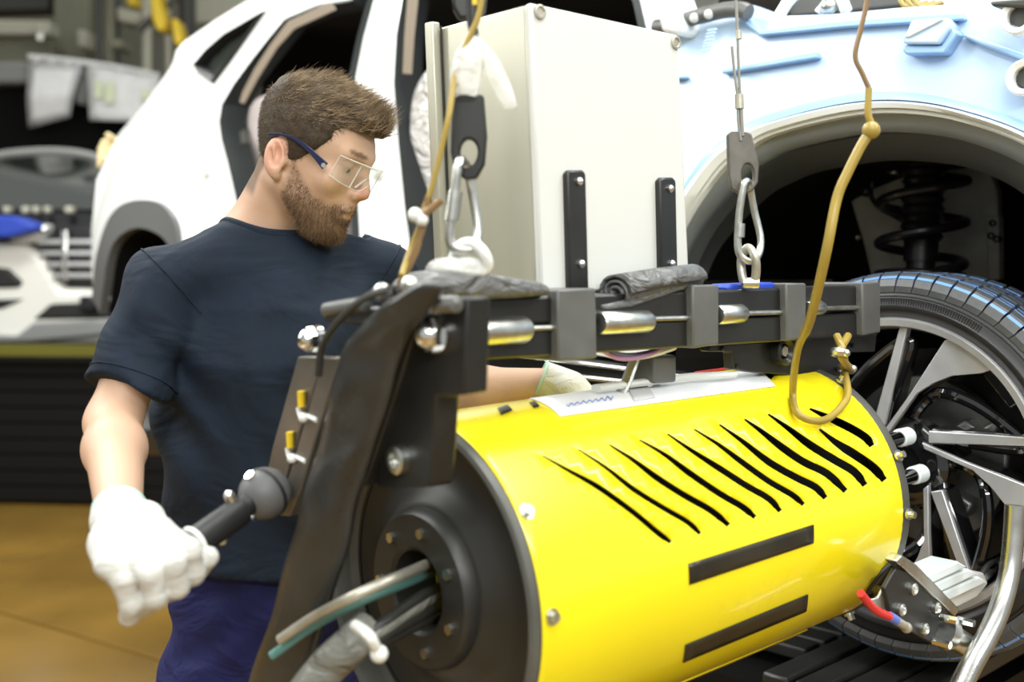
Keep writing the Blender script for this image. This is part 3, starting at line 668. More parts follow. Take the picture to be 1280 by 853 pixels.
def block_mesh(name, w, h, skew):
    """block round the origin: X along the tread, Y across it, Z outwards"""
    l = RT*dq*0.5-0.0022; b = bmesh.new()
    pr = [(-l, -w), (l, -w), (l+skew, w), (-l+skew, w)]
    lo = [b.verts.new((x, y, -0.014)) for x, y in pr]; hi = [b.verts.new((x*0.94, y*0.95, h if abs(skew) < 1e-6 or y < 0 else h)) for x, y in pr]
    b.faces.new(hi); [b.faces.new((lo[i], lo[(i+1) % 4], hi[(i+1) % 4], hi[i])) for i in range(4)]
    me = bpy.data.meshes.new(name); b.to_mesh(me); b.free(); me.materials.append(tm); return me
shoulder = bmesh.new(); l = RT*dq*0.5-0.0025
prof = [(-0.016, 0.0), (0.0, 0.001), (0.016, -0.003), (0.026, -0.012), (0.032, -0.024)]      # across (towards the outer side), height
vs = [[shoulder.verts.new((x+0.25*y*(1 if k < 3 else 0.5), y, z)) for k, (y, z) in enumerate(prof)]+[shoulder.verts.new((x, 0.030, -0.035)), shoulder.verts.new((x, -0.016, -0.02))] for x in (-l, l)]
for k in range(7): shoulder.faces.new((vs[0][k], vs[0][(k+1) % 7], vs[1][(k+1) % 7], vs[1][k]))
shoulder.faces.new(vs[0]); shoulder.faces.new(vs[1][::-1]); bmesh.ops.recalc_face_normals(shoulder, faces=shoulder.faces)
sme = bpy.data.meshes.new('tread_block'); shoulder.to_mesh(sme); shoulder.free(); sme.materials.append(tm)
bm1 = block_mesh('tread_block', 0.021, 0.0, 0.010); bm2 = block_mesh('tread_block', 0.018, 0.0, -0.008)
for row, (me, off, n, sh) in enumerate(((sme, -0.034, NB, 0), (bm1, -0.075, NB, 0.4), (bm2, -0.122, NB, 0.1), (bm1, -0.168, NB, 0.3))):
    for i in range(n):
        q = dq*(i+sh); d = CU*math.cos(q)+Z*math.sin(q); tg = CU*math.sin(q)-Z*math.cos(q)
        o = bpy.data.objects.new('tread_block', me); COL.objects.link(o); o.parent = tyre
        R = Matrix((tg, CN, d)).transposed().to_4x4(); R.translation = d*RT+CN*off + (W-worldpos(tyre)); o.matrix_local = R
mb = MB()
for r, h in ((0.3105, -0.0085), (0.306, -0.0062), (0.2995, -0.002)): mb.lathe(W, CN, [(h-0.001, r+0.0012), (h+0.0016, r), (h-0.001, r-0.0012)], 96)
mb.build('sidewall_ring', M['rubber'], wheel)
ribs = MB()
for i in range(70):      # ribbed sidewall decoration in two arcs
    q = math.radians(58+i*0.9); d = CU*math.cos(q)+Z*math.sin(q)
    ribs.frame_box(W+d*0.2905+CN*0.0015, d, CU*-math.sin(q)+Z*math.cos(q), CN, 0.006, 0.0008, 0.0012)
ribs.build('sidewall_ribs', M['rubber'], wheel, kind='stuff')
MB().lathe(W, CN, [(-0.03, 0.250), (-0.006, 0.262), (-0.001, 0.258), (-0.003, 0.247), (-0.03, 0.242)], 96).build('rim_lip', M['machined'], wheel)
MB().lathe(W, CN, [(-0.028, 0.246), (-0.06, 0.236), (-0.20, 0.225), (-0.215, 0.24)], 72).build('rim_barrel', M['gloss_black'], wheel)
def wp(px, py, o=-0.02):
    p = on_plane(px, py, W+CN*o, CN)-W; return p.dot(CU), p.dot(Z)
def rot(p, k): c, s = math.cos(-k*2*PI/5), math.sin(-k*2*PI/5); return p[0]*c-p[1]*s, p[0]*s+p[1]*c
thinA = [wp(*p) for p in [(1127, 402), (1136, 404), (1106, 532), (1093, 526)]]
broadB = [wp(*p) for p in [(1104, 540), (1135, 497), (1181, 426), (1194, 420), (1217, 435), (1240, 462), (1226, 467), (1190, 470), (1167, 479), (1146, 492), (1112, 540)]]
loopP = [wp(*p) for p in [(1133, 524), (1150, 500), (1176, 492), (1217, 508), (1262, 540), (1276, 556), (1268, 564), (1198, 553), (1148, 543)]]
def wpt(p, o): return W+CU*p[0]+Z*p[1]+CN*o
for k in range(5):
    for nm, pl, wd in (('thin_spoke', thinA, 0.006), ('broad_spoke', broadB, 0.008)):
        P = [rot(p, k) for p in pl]; c = (sum(p[0] for p in P)/len(P), sum(p[1] for p in P)/len(P))
        dirv = Vector(P[0]+(0,)) if nm == 'thin_spoke' else None
        G = [(c[0]+(p[0]-c[0])*1.04, c[1]+(p[1]-c[1])*1.04) for p in P]; n = len(P)
        if nm == 'thin_spoke':   # wider black body under the narrow polished face
            t_ = Vector((P[0][0]-P[3][0], P[0][1]-P[3][1])).normalized(); nx = (-t_.y*0.004, t_.x*0.004)
            G = [(P[0][0]+nx[0], P[0][1]+nx[1]), (P[1][0]-nx[0], P[1][1]-nx[1]), (P[2][0]-nx[0], P[2][1]-nx[1]), (P[3][0]+nx[0], P[3][1]+nx[1])]
        sp = MB().prism([wpt(p, -0.026) for p in G], -CN*0.05).build(nm, M['gloss_black'], wheel, bevel=0.004)
        MB().prism([wpt(p, -0.018) for p in P], -CN*0.012).build('polished_face', M['machined'], sp, bevel=0.0015, label='silver machined face')
    L = [rot(p, k) for p in loopP]
    MB().tube(spline([wpt(p, -0.034-0.02*(i in (0, 1, 8))) for i, p in enumerate(L)], 5, True), 0.0105, 10, closed=True, flat=(1, 1)).build('pocket_frame', M['gloss_black'], wheel)
    q = math.radians(36-72*k); d = CU*math.cos(q)+Z*math.sin(q); e = CU*-math.sin(q)+Z*math.cos(q)
    MB().prism([W+d*0.215+e*0.05-CN*0.03, W+d*0.245+e*0.055-CN*0.03, W+d*0.248-e*0.02-CN*0.03, W+d*0.22-e*0.02-CN*0.03], -CN*0.03).build('rim_web', M['gloss_black'], wheel, bevel=0.004)
    q2 = math.radians(58-72*k); hp = W+(CU*math.cos(q2)+Z*math.sin(q2))*0.056
    MB().cyl(hp-CN*0.06, hp-CN*0.045, 0.015, 6).build('wheel_nut', M['zinc'], wheel)
MB().lathe(W, CN, [(-0.07, 0.001), (-0.07, 0.085), (-0.045, 0.080), (-0.035, 0.066), (-0.032, 0.035), (-0.04, 0.03), (-0.04, 0.001)], 48).build('hub_centre', M['gloss_black'], wheel)
# brake behind the spokes (belongs to the car)
MB().lathe(W, CN, [(-0.115, 0.07), (-0.115, 0.150), (-0.121, 0.152), (-0.14, 0.152), (-0.145, 0.15), (-0.145, 0.07), (-0.095, 0.068), (-0.095, 0.001)], 64).build('brake_disc', M['brake'], car)
def arcp(r, a): return W+(CU*math.cos(math.radians(a))+Z*math.sin(math.radians(a)))*r
cal = MB()
cal.prism([arcp(r, a)-CN*0.085 for r, a in [(0.10, 30), (0.10, 10), (0.11, -8), (0.165, -10), (0.17, 10), (0.165, 32)]], -CN*0.075); cal.build('brake_caliper', M['brake'], car, bevel=0.008)
cal = MB(); cal.prism([arcp(r, a)-CN*0.08 for r, a in [(0.085, 44), (0.125, 42), (0.135, 30), (0.12, 29), (0.115, 36), (0.085, 38)]], -CN*0.05); cal.build('caliper_bracket', M['brake'], car, bevel=0.004)
cal = MB(); cal.prism([arcp(r, a)-CN*0.08 for r, a in [(0.085, -32), (0.125, -30), (0.13, -44), (0.09, -48)]], -CN*0.05); cal.build('caliper_bracket', M['brake'], car, bevel=0.006)
MB().cyl(W-CN*0.15, W-CN*0.16, 0.20, 48).build('dust_shield', M['frame'], car)
MB().tube([W-CN*0.1, W-CN*0.6-Z*0.05], 0.04, 12).build('axle', M['spring'], car)

# black ridged lift table under the car, pale kerb and floor beyond
plat = thing('lift_platform', (1.2, 2.6, 0), 'black ridged lift platform under the front wheel', 'platform')
pz = W.z-RT-0.055
def plat_pt(px, py, z): r = ray(px, py); return CAMP+r*((z-EYE)/r.z)
ctr = plat_pt(1060, 812, pz)
MB().frame_box(Vector((ctr.x, ctr.y, pz-0.28))-CU*0.245-CN*0.42, CU, CN, Z, 0.485, 0.62, 0.24).build('platform_body', M['skirt'], plat)
for k in range(4):
    c = ctr+CU*(0.02+0.066*(k-0.2))-CN*0.35; c.z = pz
    MB().frame_box(c, CU, CN, Z, 0.027, 0.62, 0.018).build('ridge_slat', M['slat'], plat, bevel=0.006)
for k in range(9):
    c = ctr-CU*0.40-CN*(0.30-0.07*k)*1.0; c.z = pz-0.004
    MB().frame_box(c+CN*-0.2, CU, CN, Z, 0.36, 0.027, 0.014).build('ridge_slat', M['slat'], plat, bevel=0.006)
for x in (-0.65, 0.16):
    for y in (-0.85, 0.1):
        MB().frame_box(Vector((ctr.x, ctr.y, (pz-0.5)/2))+CU*x+CN*y, CU, CN, Z, 0.05, 0.05, (pz-0.5)/2).build('support_leg', M['skirt'], plat)
kb = [plat_pt(x, y, 0.02) for x, y in [(1220, 818), (1330, 838), (1330, 800), (1236, 790)]]
kz = MB().prism(kb, (0, 0, -0.035)).build('kerb_strip', M['kerb'], kind=None, bevel=0.004, origin=kb[0]); kz['kind'] = 'structure'; kz.name = 'trim_1'
# ------------------------------------------------------------------ wheel fastening machine: yellow drum, black frame, handle
mach = thing('wheel_fastening_machine', (DRUM.x, DRUM.y, DRUM.z-DR), 'yellow drum shaped wheel fastening machine with black frame and side handle', 'machine')
def crop2(p): return 540+p[0]*0.48426, 440+p[1]*0.48426
slots = [
 ([(285,268),(355,308),(430,350),(520,415),(580,465),(616,492)], 7), ([(378,252),(450,300),(520,355),(600,405),(660,440),(692,470)], 6.5),
 ([(458,240),(520,280),(580,325),(650,370),(720,410),(766,448)], 8), ([(535,227),(600,265),(660,310),(740,365),(800,400),(834,428)], 8),
 ([(608,212),(670,255),(740,300),(810,345),(870,380),(899,412)], 8), ([(677,200),(740,240),(800,285),(870,335),(930,370),(959,395)], 7.5),
 ([(742,188),(800,230),(870,285),(940,325),(990,350),(1016,378)], 9), ([(807,174),(850,205),(905,248),(960,285),(1020,315),(1068,360)], 9.5),
 ([(868,161),(920,198),(975,240),(1040,280),(1090,310),(1118,345)], 10), ([(1000,200),(1045,236),(1095,268),(1140,300),(1168,332)], 11),
 ([(975,147),(1020,168),(1080,197),(1120,222),(1136,243)], 10), ([(838,40),(862,50),(880,66)], 8)]
def slot_loop(pts, w):
    c = spline([(x, y, 0) for x, y in pts], 4); n = len(c); A = []; B = []
    for i, p in enumerate(c):
        t = (c[min(i+1, n-1)]-c[max(i-1, 0)]).normalized(); nn = Vector((-t.y, t.x, 0)); u = i/(n-1)
        ww = 1.06*w*(0.25+0.75*min(1, u*2.6))*(1 if u < 0.93 else 0.75)
        A.append(p+nn*ww); B.append(p-nn*ww)
    return [on_drum(*crop2(p)) for p in A+B[::-1]]
loops = [slot_loop(*s) for s in slots]
ML = [[(a, ph*DR) for a, ph in L] for L in loops]        # developed: along the axis, round the drum
notch = on_drum(*(1106, 725)); nc = (notch[0], notch[1]*DR)
ML.append([(nc[0]+0.050*math.cos(q*PI/8)*0.8, nc[1]+0.040*math.sin(q*PI/8)) for q in range(16)])
ML = [[(min(a, DL-0.006), b) for a, b in L] for L in ML]
H = PI*DR
NS = 91
rim_l = [(0.0, H-2*H*i/(NS-1)) for i in range(NS)]+[(DL*i/20, -H) for i in range(1, 20)]+[(DL, -H+2*H*i/(NS-1)) for i in range(NS)]+[(DL-DL*i/20, H) for i in range(1, 20)]
V, F = sheet(rim_l, ML, (0.02, 0.0145), lambda a, b: drum_pt(a, b/DR))
shell = MB().add(V, F).build('drum_shell', M['yellow'], mach, angle=60)
shell.data.materials.append(M['tape'])
so_ = shell.modifiers.new('thick', 'SOLIDIFY'); so_.thickness = 0.003; so_.offset = -1; so_.material_offset = 1; so_.material_offset_rim = 1
MB().lathe(T(0.02, 0, 0), AX, [(0, DR-0.035), (DL-0.04, DR-0.035)], 48).build('slot_dark_backing', M['cavity'], mach)  # black drum added inside so the open slots read as dark
# overlapping sheet edge low on the drum, screws
mb = MB(); q0 = math.radians(-62)
for a0, a1 in ((0.006, DL-0.10),):
    V = []
    for i in range(9):
        q = q0+math.radians(-9)*i/8*1.0
        for a in (a0, a1): V.append(drum_pt(a, q, DR+0.0025+0.006*(i/8)))
    mb.add(V, [(2*i, 2*i+1, 2*i+3, 2*i+2) for i in range(8)])
o = mb.build('sheet_overlap', M['yellow'], mach); o.modifiers.new('t', 'SOLIDIFY').thickness = 0.002
def screw(px, py, r, name='screw', R=DR, lo=None):
    a, ph = on_drum(px, py); n = (SIDE*math.cos(ph)+UP*math.sin(ph)); p = drum_pt(a, ph, R)
    return MB().cyl(p, p+n*0.003, r*1.5, 16).cyl(p, p+n*0.009, r, 6).build(name, M['zinc'], mach)
for x, y in ((657, 641), (689, 771)): screw(x, y, 0.0062)
for q in (62, 22, -2, -33, -60):
    p = drum_pt(DL+0.004, math.radians(q), DR-0.006); n = SIDE*math.cos(math.radians(q))+UP*math.sin(math.radians(q))
    MB().cyl(p, p+n*0.020, 0.0055, 8).cyl(p+n*0.008, p+n*0.012, 0.009, 12).build('rim_screw', M['zinc'], mach)
MB().tube([drum_pt(a, b/DR, DR+0.001) for a, b in ML[-1]], 0.0035, 8, closed=True).build('notch_grommet', M['black'], mach)
# tapes, label
def patch(pp, R, name, m, nu=12, nv=4, lo=None):
    A = [on_drum(x, y) for x, y in pp]; V = []
    for j in range(nv+1):
        for i in range(nu+1):
            u, v = i/nu, j/nv
            a = (A[0][0]*(1-u)+A[1][0]*u)*(1-v)+(A[3][0]*(1-u)+A[2][0]*u)*v; ph = (A[0][1]*(1-u)+A[1][1]*u)*(1-v)+(A[3][1]*(1-u)+A[2][1]*u)*v
            V.append(drum_pt(a, ph, R))
    o = MB().add(V, [(j*(nu+1)+i, j*(nu+1)+i+1, (j+1)*(nu+1)+i+1, (j+1)*(nu+1)+i) for j in range(nv) for i in range(nu)]).build(name, m, mach)
    md = o.modifiers.new('t', 'SOLIDIFY'); md.thickness = 0.0012; md.offset = 1; return o
patch([(860, 705), (1016, 656), (1016, 679), (861, 731)], DR+0.0006, 'tape_strip', M['tape'])
patch([(856, 806), (1009, 743), (1007, 764), (853, 828)], DR+0.0006, 'tape_strip', M['tape'])
lab = patch([(662, 500), (944, 464), (969, 484), (700, 522)], DR+0.001, 'document_pouch', M['pouch'], 16, 6)
patch([(782, 486), (806, 482), (818, 500), (792, 505)], DR+0.0026, 'pouch_tape', M['paper_grey'])
patch([(622, 512), (634, 508), (640, 514), (626, 520)], DR+0.001, 'tape_scrap', M['black'])
patch([(662, 505), (668, 503), (674, 509), (667, 511)], DR+0.001, 'tape_scrap', M['black'])
pen = []
for i in range(26):
    x = 708+i*2.3; a, ph = on_drum(x, 509-0.165*(i*2.3)+2.0*math.sin(i*1.9)*(1 if i < 20 else 1.5)); pen.append(drum_pt(a, ph, DR+0.0028))
MB().tube(pen, 0.0007, 5).build('ink_scrawl', M['ink'], mach)
a, ph = on_drum(896, 470); MB().tube([drum_pt(a-0.03, ph+0.08, DR+0.006), drum_pt(a+0.05, ph+0.06, DR+0.006)], 0.004, 6, flat=(1, .5)).build('red_tab', M['red'], mach)
MB().tube([drum_pt(0.28, math.radians(84), DR+0.010), drum_pt(0.46, math.radians(80), DR+0.012), drum_pt(0.54, math.radians(76), DR+0.012)], 0.011, 8, flat=(1, .5)).build('cream_strap', M['tie'], mach)
# end discs
MB().lathe(T(0, 0, 0), AX, [(0.03, DR-0.004), (-0.004, DR-0.001), (-0.010, DR-0.003), (-0.012, DR-0.008), (-0.008, DR-0.014), (0.014, DR-0.018), (0.02, DR-0.030)], 96).build('disc_rim', M['rim_edge'], mach)
MB().lathe(T(0, 0, 0), AX, [(0.02, DR-0.028), (0.026, 0.150), (0.020, 0.120), (0.006, 0.106), (0.004, 0.095), (0.004, 0.052), (0.05, 0.050)], 96).build('end_disc', M['disc'], mach)
MB().lathe(T(0, 0, 0), AX, [(0.01, 0.099), (-0.008, 0.097), (-0.014, 0.092), (-0.016, 0.054), (-0.012, 0.049), (0.06, 0.047)], 72).build('hub_ring', M['disc'], mach)
for k in range(7):
    q = math.radians(78-51.4*k); d = SIDE*math.cos(q)+UP*math.sin(q); p = T(-0.015, 0, 0)+d*0.074
    MB().cyl(p, p-AX*0.005, 0.0068, 6).build('hub_bolt', M['zinc'], mach)
MB().lathe(T(0, 0, 0), AX, [(0.06, 0.10), (0.30, 0.10)], 32).build('spindle_tube', M['yellow'], mach)
MB().lathe(T(0.05, 0, 0), AX, [(0.0, 0.047), (0.05, 0.046), (0.055, 0.001)], 32).build('inner_cup', M['yellow'], mach)
MB().lathe(T(DL, 0, 0), AX, [(-0.02, DR-0.004), (0.004, DR+0.003), (0.012, DR+0.001), (0.014, DR-0.01), (0.012, 0.001)], 96).build('end_disc', M['rim_edge'], mach)
# sockets on the wheel nuts
for x, y in ((1124, 548), (1141, 595)):
    p = on_plane(x, y, W+CN*0.045, CN); q = p-AX*0.03
    s = MB().cyl(p-AX*0.002, p+AX*0.032, 0.0155, 24).build('nut_socket', M['socket'], mach, bevel=0.003, label='pale socket sleeve')
    MB().cyl(q-AX*0.16, p, 0.0125, 20).build('spindle', M['gloss_black'], mach)
# stacked black square bars with grey clamps above the drum
def bprism(name, pp, b0, b1, m, bevel=0.004, **k):
    f = [TB(x, y, b0) for x, y in pp]; return MB().prism(f, SIDE*(b1-b0)).build(name, m, mach, bevel=bevel, **k)
B0 = 0.09
bprism('frame_bar', [(560, 374), (1098, 356), (1098, 388), (560, 410)], B0, B0-0.055, M['frame'])
bprism('frame_bar', [(560, 413), (1098, 390), (1098, 420), (560, 453)], B0, B0-0.055, M['frame'])
for p in ([(697, 362), (745, 360), (747, 448), (698, 452)], [(866, 356), (899, 356), (899, 431), (867, 436)], [(983, 354), (1008, 354), (1008, 423), (984, 427)], [(1078, 353), (1101, 353), (1101, 416), (1079, 420)]):
    bprism('bar_clamp', p, B0+0.012, B0-0.065, M['clamp'], 0.003)
for (x0, y0), (x1, y1), r in (((600, 415), (659, 412), 0.0165), ((749, 404), (812, 402), 0.0150), ((897, 394), (929, 392), 0.0140), ((1009, 386), (1028, 385), 0.0115)):
    a = TB(x0, y0, B0+0.006); b = TB(x1, y1, B0+0.006); MB().lathe(a, b-a, [(0, 0.0001), (0, r*0.86), (0.003, r), ((b-a).length-0.006, r), ((b-a).length, r*0.8), ((b-a).length, 0.0001)], 24).build('guide_pin', M['zinc'], mach)
for x0, x1, y in ((648, 700, 411), (812, 866, 399), (930, 985, 392), (1028, 1080, 386)):
    MB().tube([TB(x0, y, B0+0.002), TB(x1, y-1.5, B0+0.002)], 0.0038, 8).build('connecting_rod', M['zinc'], mach)
bprism('mounting_plate', [(888, 432), (1096, 418), (1094, 440), (1060, 441), (1060, 470), (1030, 472), (940, 466), (918, 462), (916, 440), (888, 440)], B0-0.03, B0-0.05, M['frame'], 0.002)
c = TB(975, 439, B0-0.025); MB().lathe(c, SIDE, [(-0.02, 0.022), (0.012, 0.022), (0.014, 0.018), (0.008, 0.012), (-0.01, 0.012)], 28).build('bearing_bush', M['frame'], mach)
MB().cyl(c-SIDE*0.01, c+SIDE*0.010, 0.0085, 6).build('bush_bolt', M['ferrule'], mach)
for x, y in ((1066, 432), (904, 436), (922, 458), (1046, 462)): p = TB(x, y, B0-0.028); MB().cyl(p, p+SIDE*0.003, 0.004, 12).build('plate_hole', M['black'], mach)
# silver lever and small fittings in the gap below the bars
MB().tube([TB(795, 445, 0.03), TB(783, 478, 0.03), TB(776, 492, 0.03)], 0.0095, 10, flat=(1, .6)).build('silver_lever', M['steel'], mach)
MB().cyl(TB(806, 470, 0.0), TB(812, 476, 0.03), 0.009, 20).build('lever_pivot', M['chrome'], mach)
bprism('upright_block', [(818, 446), (846, 444), (846, 478), (818, 480)], 0.05, 0.0, M['clamp'])
MB().tube(spline([TB(x, y, 0.06) for x, y in [(750, 436), (768, 444), (790, 446), (815, 442), (840, 434)]], 5), 0.009, 10, flat=(1, .6)).build('banded_sleeve', M['tie'], mach)
MB().tube(spline([TB(x, y, 0.07) for x, y in [(752, 437), (770, 447), (790, 448), (812, 443), (826, 436)]], 5), 0.0035, 8).build('purple_band', M['purple'], mach)
bprism('far_bracket', [(936, 444), (952, 436), (962, 470), (926, 466)], -0.04, -0.06, M['zinc'])
# near end: plates, bolts, wrapped arm
A0 = -0.10
def aprism(name, pp, a0, a1, m, bevel=0.004, **k):
    f = [TA(x, y, a0) for x, y in pp]; return MB().prism(f, AX*(a1-a0)).build(name, m, mach, bevel=bevel, **k)
aprism('end_plate', [(496, 372), (584, 372), (580, 494), (545, 497), (542, 560), (537, 610), (470, 610), (480, 520), (490, 470)], A0, A0+0.032, M['frame'], 0.003)
aprism('top_plate', [(402, 402), (412, 386), (520, 382), (520, 402), (500, 412)], A0-0.01, A0+0.02, M['frame'], 0.003)
def bolt(px, py, a, r, name='dome_nut', hexa=True):
    p = TA(px, py, a); mb = MB().cyl(p, p-AX*0.006, r*1.15, 20).cyl(p-AX*0.005, p-AX*0.016, r, 6)
    mb.ball(p-AX*0.016, r*0.86, 16, AX, 0.8); return mb.build(name, M['chrome'], mach, bevel=0.0)
bolt(549, 418, A0, 0.0175); bolt(398, 424, A0-0.03, 0.0145)
p = TA(502, 574, A0); MB().lathe(p, -AX, [(0, 0.016), (0.010, 0.016), (0.012, 0.013), (0.012, 0.008), (0.006, 0.0075), (0.006, 0.0001)], 24).build('socket_screw', M['zinc'], mach)
p = TA(466, 566, A0+0.01); MB().lathe(p, -AX, [(0, 0.012), (0.006, 0.012), (0.006, 0.0001)], 16).build('socket_screw', M['frame'], mach)
def threaded(x0, y0, x1, y1, a, r):
    p = TA(x0, y0, a); q = TA(x1, y1, a); h = (q-p).length; pr = [(0, 0.0001)]; n = 18
    for i in range(n): pr += [(h*i/n, r*0.84), (h*(i+0.5)/n, r)]
    MB().lathe(p, q-p, pr+[(h, 0.0001)], 18).build('threaded_stud', M['stud'], mach)
threaded(408, 388, 458, 380, A0-0.03, 0.009); threaded(520, 384, 572, 380, A0-0.012, 0.009)
AA = -0.135
LE = [(522, 351), (476, 384), (436, 428), (417, 480), (402, 545), (382, 620), (358, 700), (332, 790), (310, 853), (288, 930)]
RE = [(556, 356), (530, 392), (500, 432), (484, 490), (464, 560), (442, 620), (427, 690), (406, 760), (380, 853), (360, 930)]
LP = spline([TA(x, y, AA) for x, y in LE], 6); RP = spline([TA(x, y, AA) for x, y in RE], 6); n = len(LP); V = []
for i, (l, r) in enumerate(zip(LP, RP)):
    w = r-l; k = min(1, 0.45+i/10); wob = lambda s: 0.0012*math.sin(i*0.8+s)+0.0012*math.sin(i*0.33+2*s)
    for u, dpt in ((0.0, 0.004), (0.10, -0.010), (0.26, -0.016), (0.42, -0.019), (0.66, -0.013), (0.88, -0.005), (1.0, 0.006), (0.85, 0.024), (0.5, 0.032), (0.15, 0.022)):
        V.append(l+w*u+AX*(dpt*k+wob(u*5)))
F = [(i*10+k, i*10+(k+1) % 10, i*10+10+(k+1) % 10, i*10+10+k) for i in range(n-1) for k in range(10)]+[tuple(range(10)), tuple((n-1)*10+k for k in range(10))]
MB().add(V, F).build('wrapped_arm', M['wrap'], mach, sub=1, label='diagonal arm wrapped in creased black leather')
aprism('inner_arm', [(500, 410), (520, 400), (500, 470), (470, 560), (452, 610), (436, 606), (462, 520)], A0-0.015, A0+0.02, M['frame'])
# left steel plate with marker rings, ball knob and handle
AP = -0.125
aprism('side_plate', [(372, 446), (406, 446), (396, 470), (374, 540), (352, 620), (344, 645), (322, 645), (340, 560)], AP, AP+0.012, M['plate'], 0.002)
aprism('plate_edge', [(404, 447), (424, 447), (376, 610), (362, 646), (346, 645), (356, 612)], AP-0.006, AP+0.012, M['plate'], 0.002)
for x, y in ((377, 504), (363, 555)):
    p = TA(x, y, AP-0.006); MB().tube([p+UP*0.014, p-UP*0.004], 0.0095, 8, flat=(1, .5)).build('marker_ring', M['hoist_yellow'], mach, label='small yellow marker ring')
    MB().tube(spline([p-UP*0.006-SIDE*0.008, p-UP*0.016-SIDE*0.003, p-UP*0.014+SIDE*0.010, p-UP*0.017+SIDE*0.034], 4), 0.0032, 6).ball(p-UP*0.016+SIDE*0.010-AX*0.004, 0.006).build('cable_tie', M['tie'], mach)
MB().tube(spline([TA(x, y, AP-0.02) for x, y in [(398, 470), (404, 430), (428, 396), (458, 372), (486, 362)]], 5), 0.0045, 8).build('thin_cable', M['dark_cable'], mach)
KA = -0.135
ball = at(331, 617, 1.325)
hd0 = at(302, 638, 1.29); hd1 = at(224, 693, 1.215)
ax_h = (hd1-hd0).normalized()
MB().ball(ball, 0.031, 28, ax_h).build('ball_knob', M['cladding'], mach, label='dark grey ball joint')
MB().lathe(ball, ax_h, [(-0.004, 0.0314), (-0.0015, 0.0318), (0.001, 0.0314)], 32).build('knob_seam', M['black'], mach)
for s_ in ((0.3, 0.75), (0.4, -0.72)):
    v = (-AX*0.62+SIDE*s_[0]*0.3+UP*s_[1]).normalized(); MB().cyl(ball+v*0.029, ball+v*0.034, 0.006, 12).build('knob_screw', M['chrome'], mach)
MB().cyl(ball+ax_h*0.02, ball+ax_h*0.05, 0.013, 20).build('handle_neck', M['black'], mach)
MB().lathe(hd0, ax_h, [(0, 0.0001), (0, 0.016), (0.004, 0.0175), (0.05, 0.0175), (0.16, 0.0165), (0.165, 0.0001)], 24).build('handle_grip', M['black'], mach)
MB().cyl(ball, TA(352, 612, AP), 0.014, 16).build('knob_stem', M['black'], mach)
MB().lathe(hd0+ax_h*((hd1-hd0).length-0.024), ax_h, [(0, 0.0165), (0.001, 0.0205), (0.006, 0.0205), (0.007, 0.0165)], 24).build('grip_collar', M['tie'], mach)
for sgn, dd in ((1, 0.008), (-1, 0.020)):
    v = (UP*sgn*0.9-AX*0.35).normalized(); p = hd0+ax_h*dd; MB().cyl(p+v*0.014, p+v*0.024, 0.0065, 12).ball(p+v*0.024, 0.0062).build('grip_screw', M['chrome'], mach)
# cables out of the hub
def cable(pts, r, m, name): MB().tube(spline([TA(x, y, a) for x, y, a in pts], 6), r, 12).build(name, M[m], mach)
cable([(545, 700, 0.05), (515, 714, -0.06), (450, 742, -0.14), (392, 772, -0.16), (350, 800, -0.18)], 0.0062, 'ferrule', 'hub_cable')
cable([(548, 712, 0.05), (510, 728, -0.05), (450, 752, -0.12), (390, 784, -0.15), (340, 820, -0.18)], 0.0058, 'teal', 'hub_tube')
for k, (dy, rr, mm) in enumerate(((0, 0.009, 'grey_cable'), (14, 0.0095, 'dark_cable'), (26, 0.008, 'dark_cable'), (-8, 0.0075, 'dark_cable'))):
    cable([(552, 742+dy*0.9, 0.06), (530, 752+dy*0.9, -0.03), (490, 778+dy*0.7, -0.09), (455, 802+dy*0.5, -0.125), (410, 840+dy*0.5, -0.15), (372, 900+dy, -0.17)], rr, mm, 'hub_cable')
cable([(462, 786, -0.11), (440, 806, -0.135), (408, 836, -0.155), (375, 880, -0.175), (360, 930, -0.18)], 0.022, 'grey_cable', 'cable_sleeve')
MB().tube(spline([TA(x, y, a) for x, y, a in [(444, 782, -0.152), (462, 796, -0.165), (474, 818, -0.150)]], 6), 0.006, 8).ball(TA(474, 818, -0.152), 0.0095).build('cable_tie', M['tie'], mach)
# protective foam and film lying over the bars' near end
def lump(name, pp, b0, b1, m, sub=2): 
    f = [TB(x, y, b0) for x, y in pp]; c = sum(f, Vector())/len(f); n = len(f)
    V = [c+(p-c)*0.7+SIDE*0.012 for p in f]+f+[p+SIDE*(b1-b0) for p in f]+[c+(p-c)*0.7+SIDE*(b1-b0-0.012) for p in f]
    F = [tuple(range(n)), tuple(4*n-1-i for i in range(n))]
    for k in range(3): F += [(k*n+i, k*n+(i+1) % n, (k+1)*n+(i+1) % n, (k+1)*n+i) for i in range(n)]
    return MB().add(V, F).build(name, M[m], mach, sub=sub)
lump('foam_wrap', [(530, 372), (540, 348), (566, 336), (600, 338), (640, 346), (690, 352), (700, 366), (690, 372), (600, 378)], B0+0.02, B0-0.07, 'grey_foam')
lump('foam_wrap', [(560, 336), (576, 318), (600, 320), (612, 336), (606, 352), (570, 352)], B0+0.02, B0-0.03, 'film_thin')
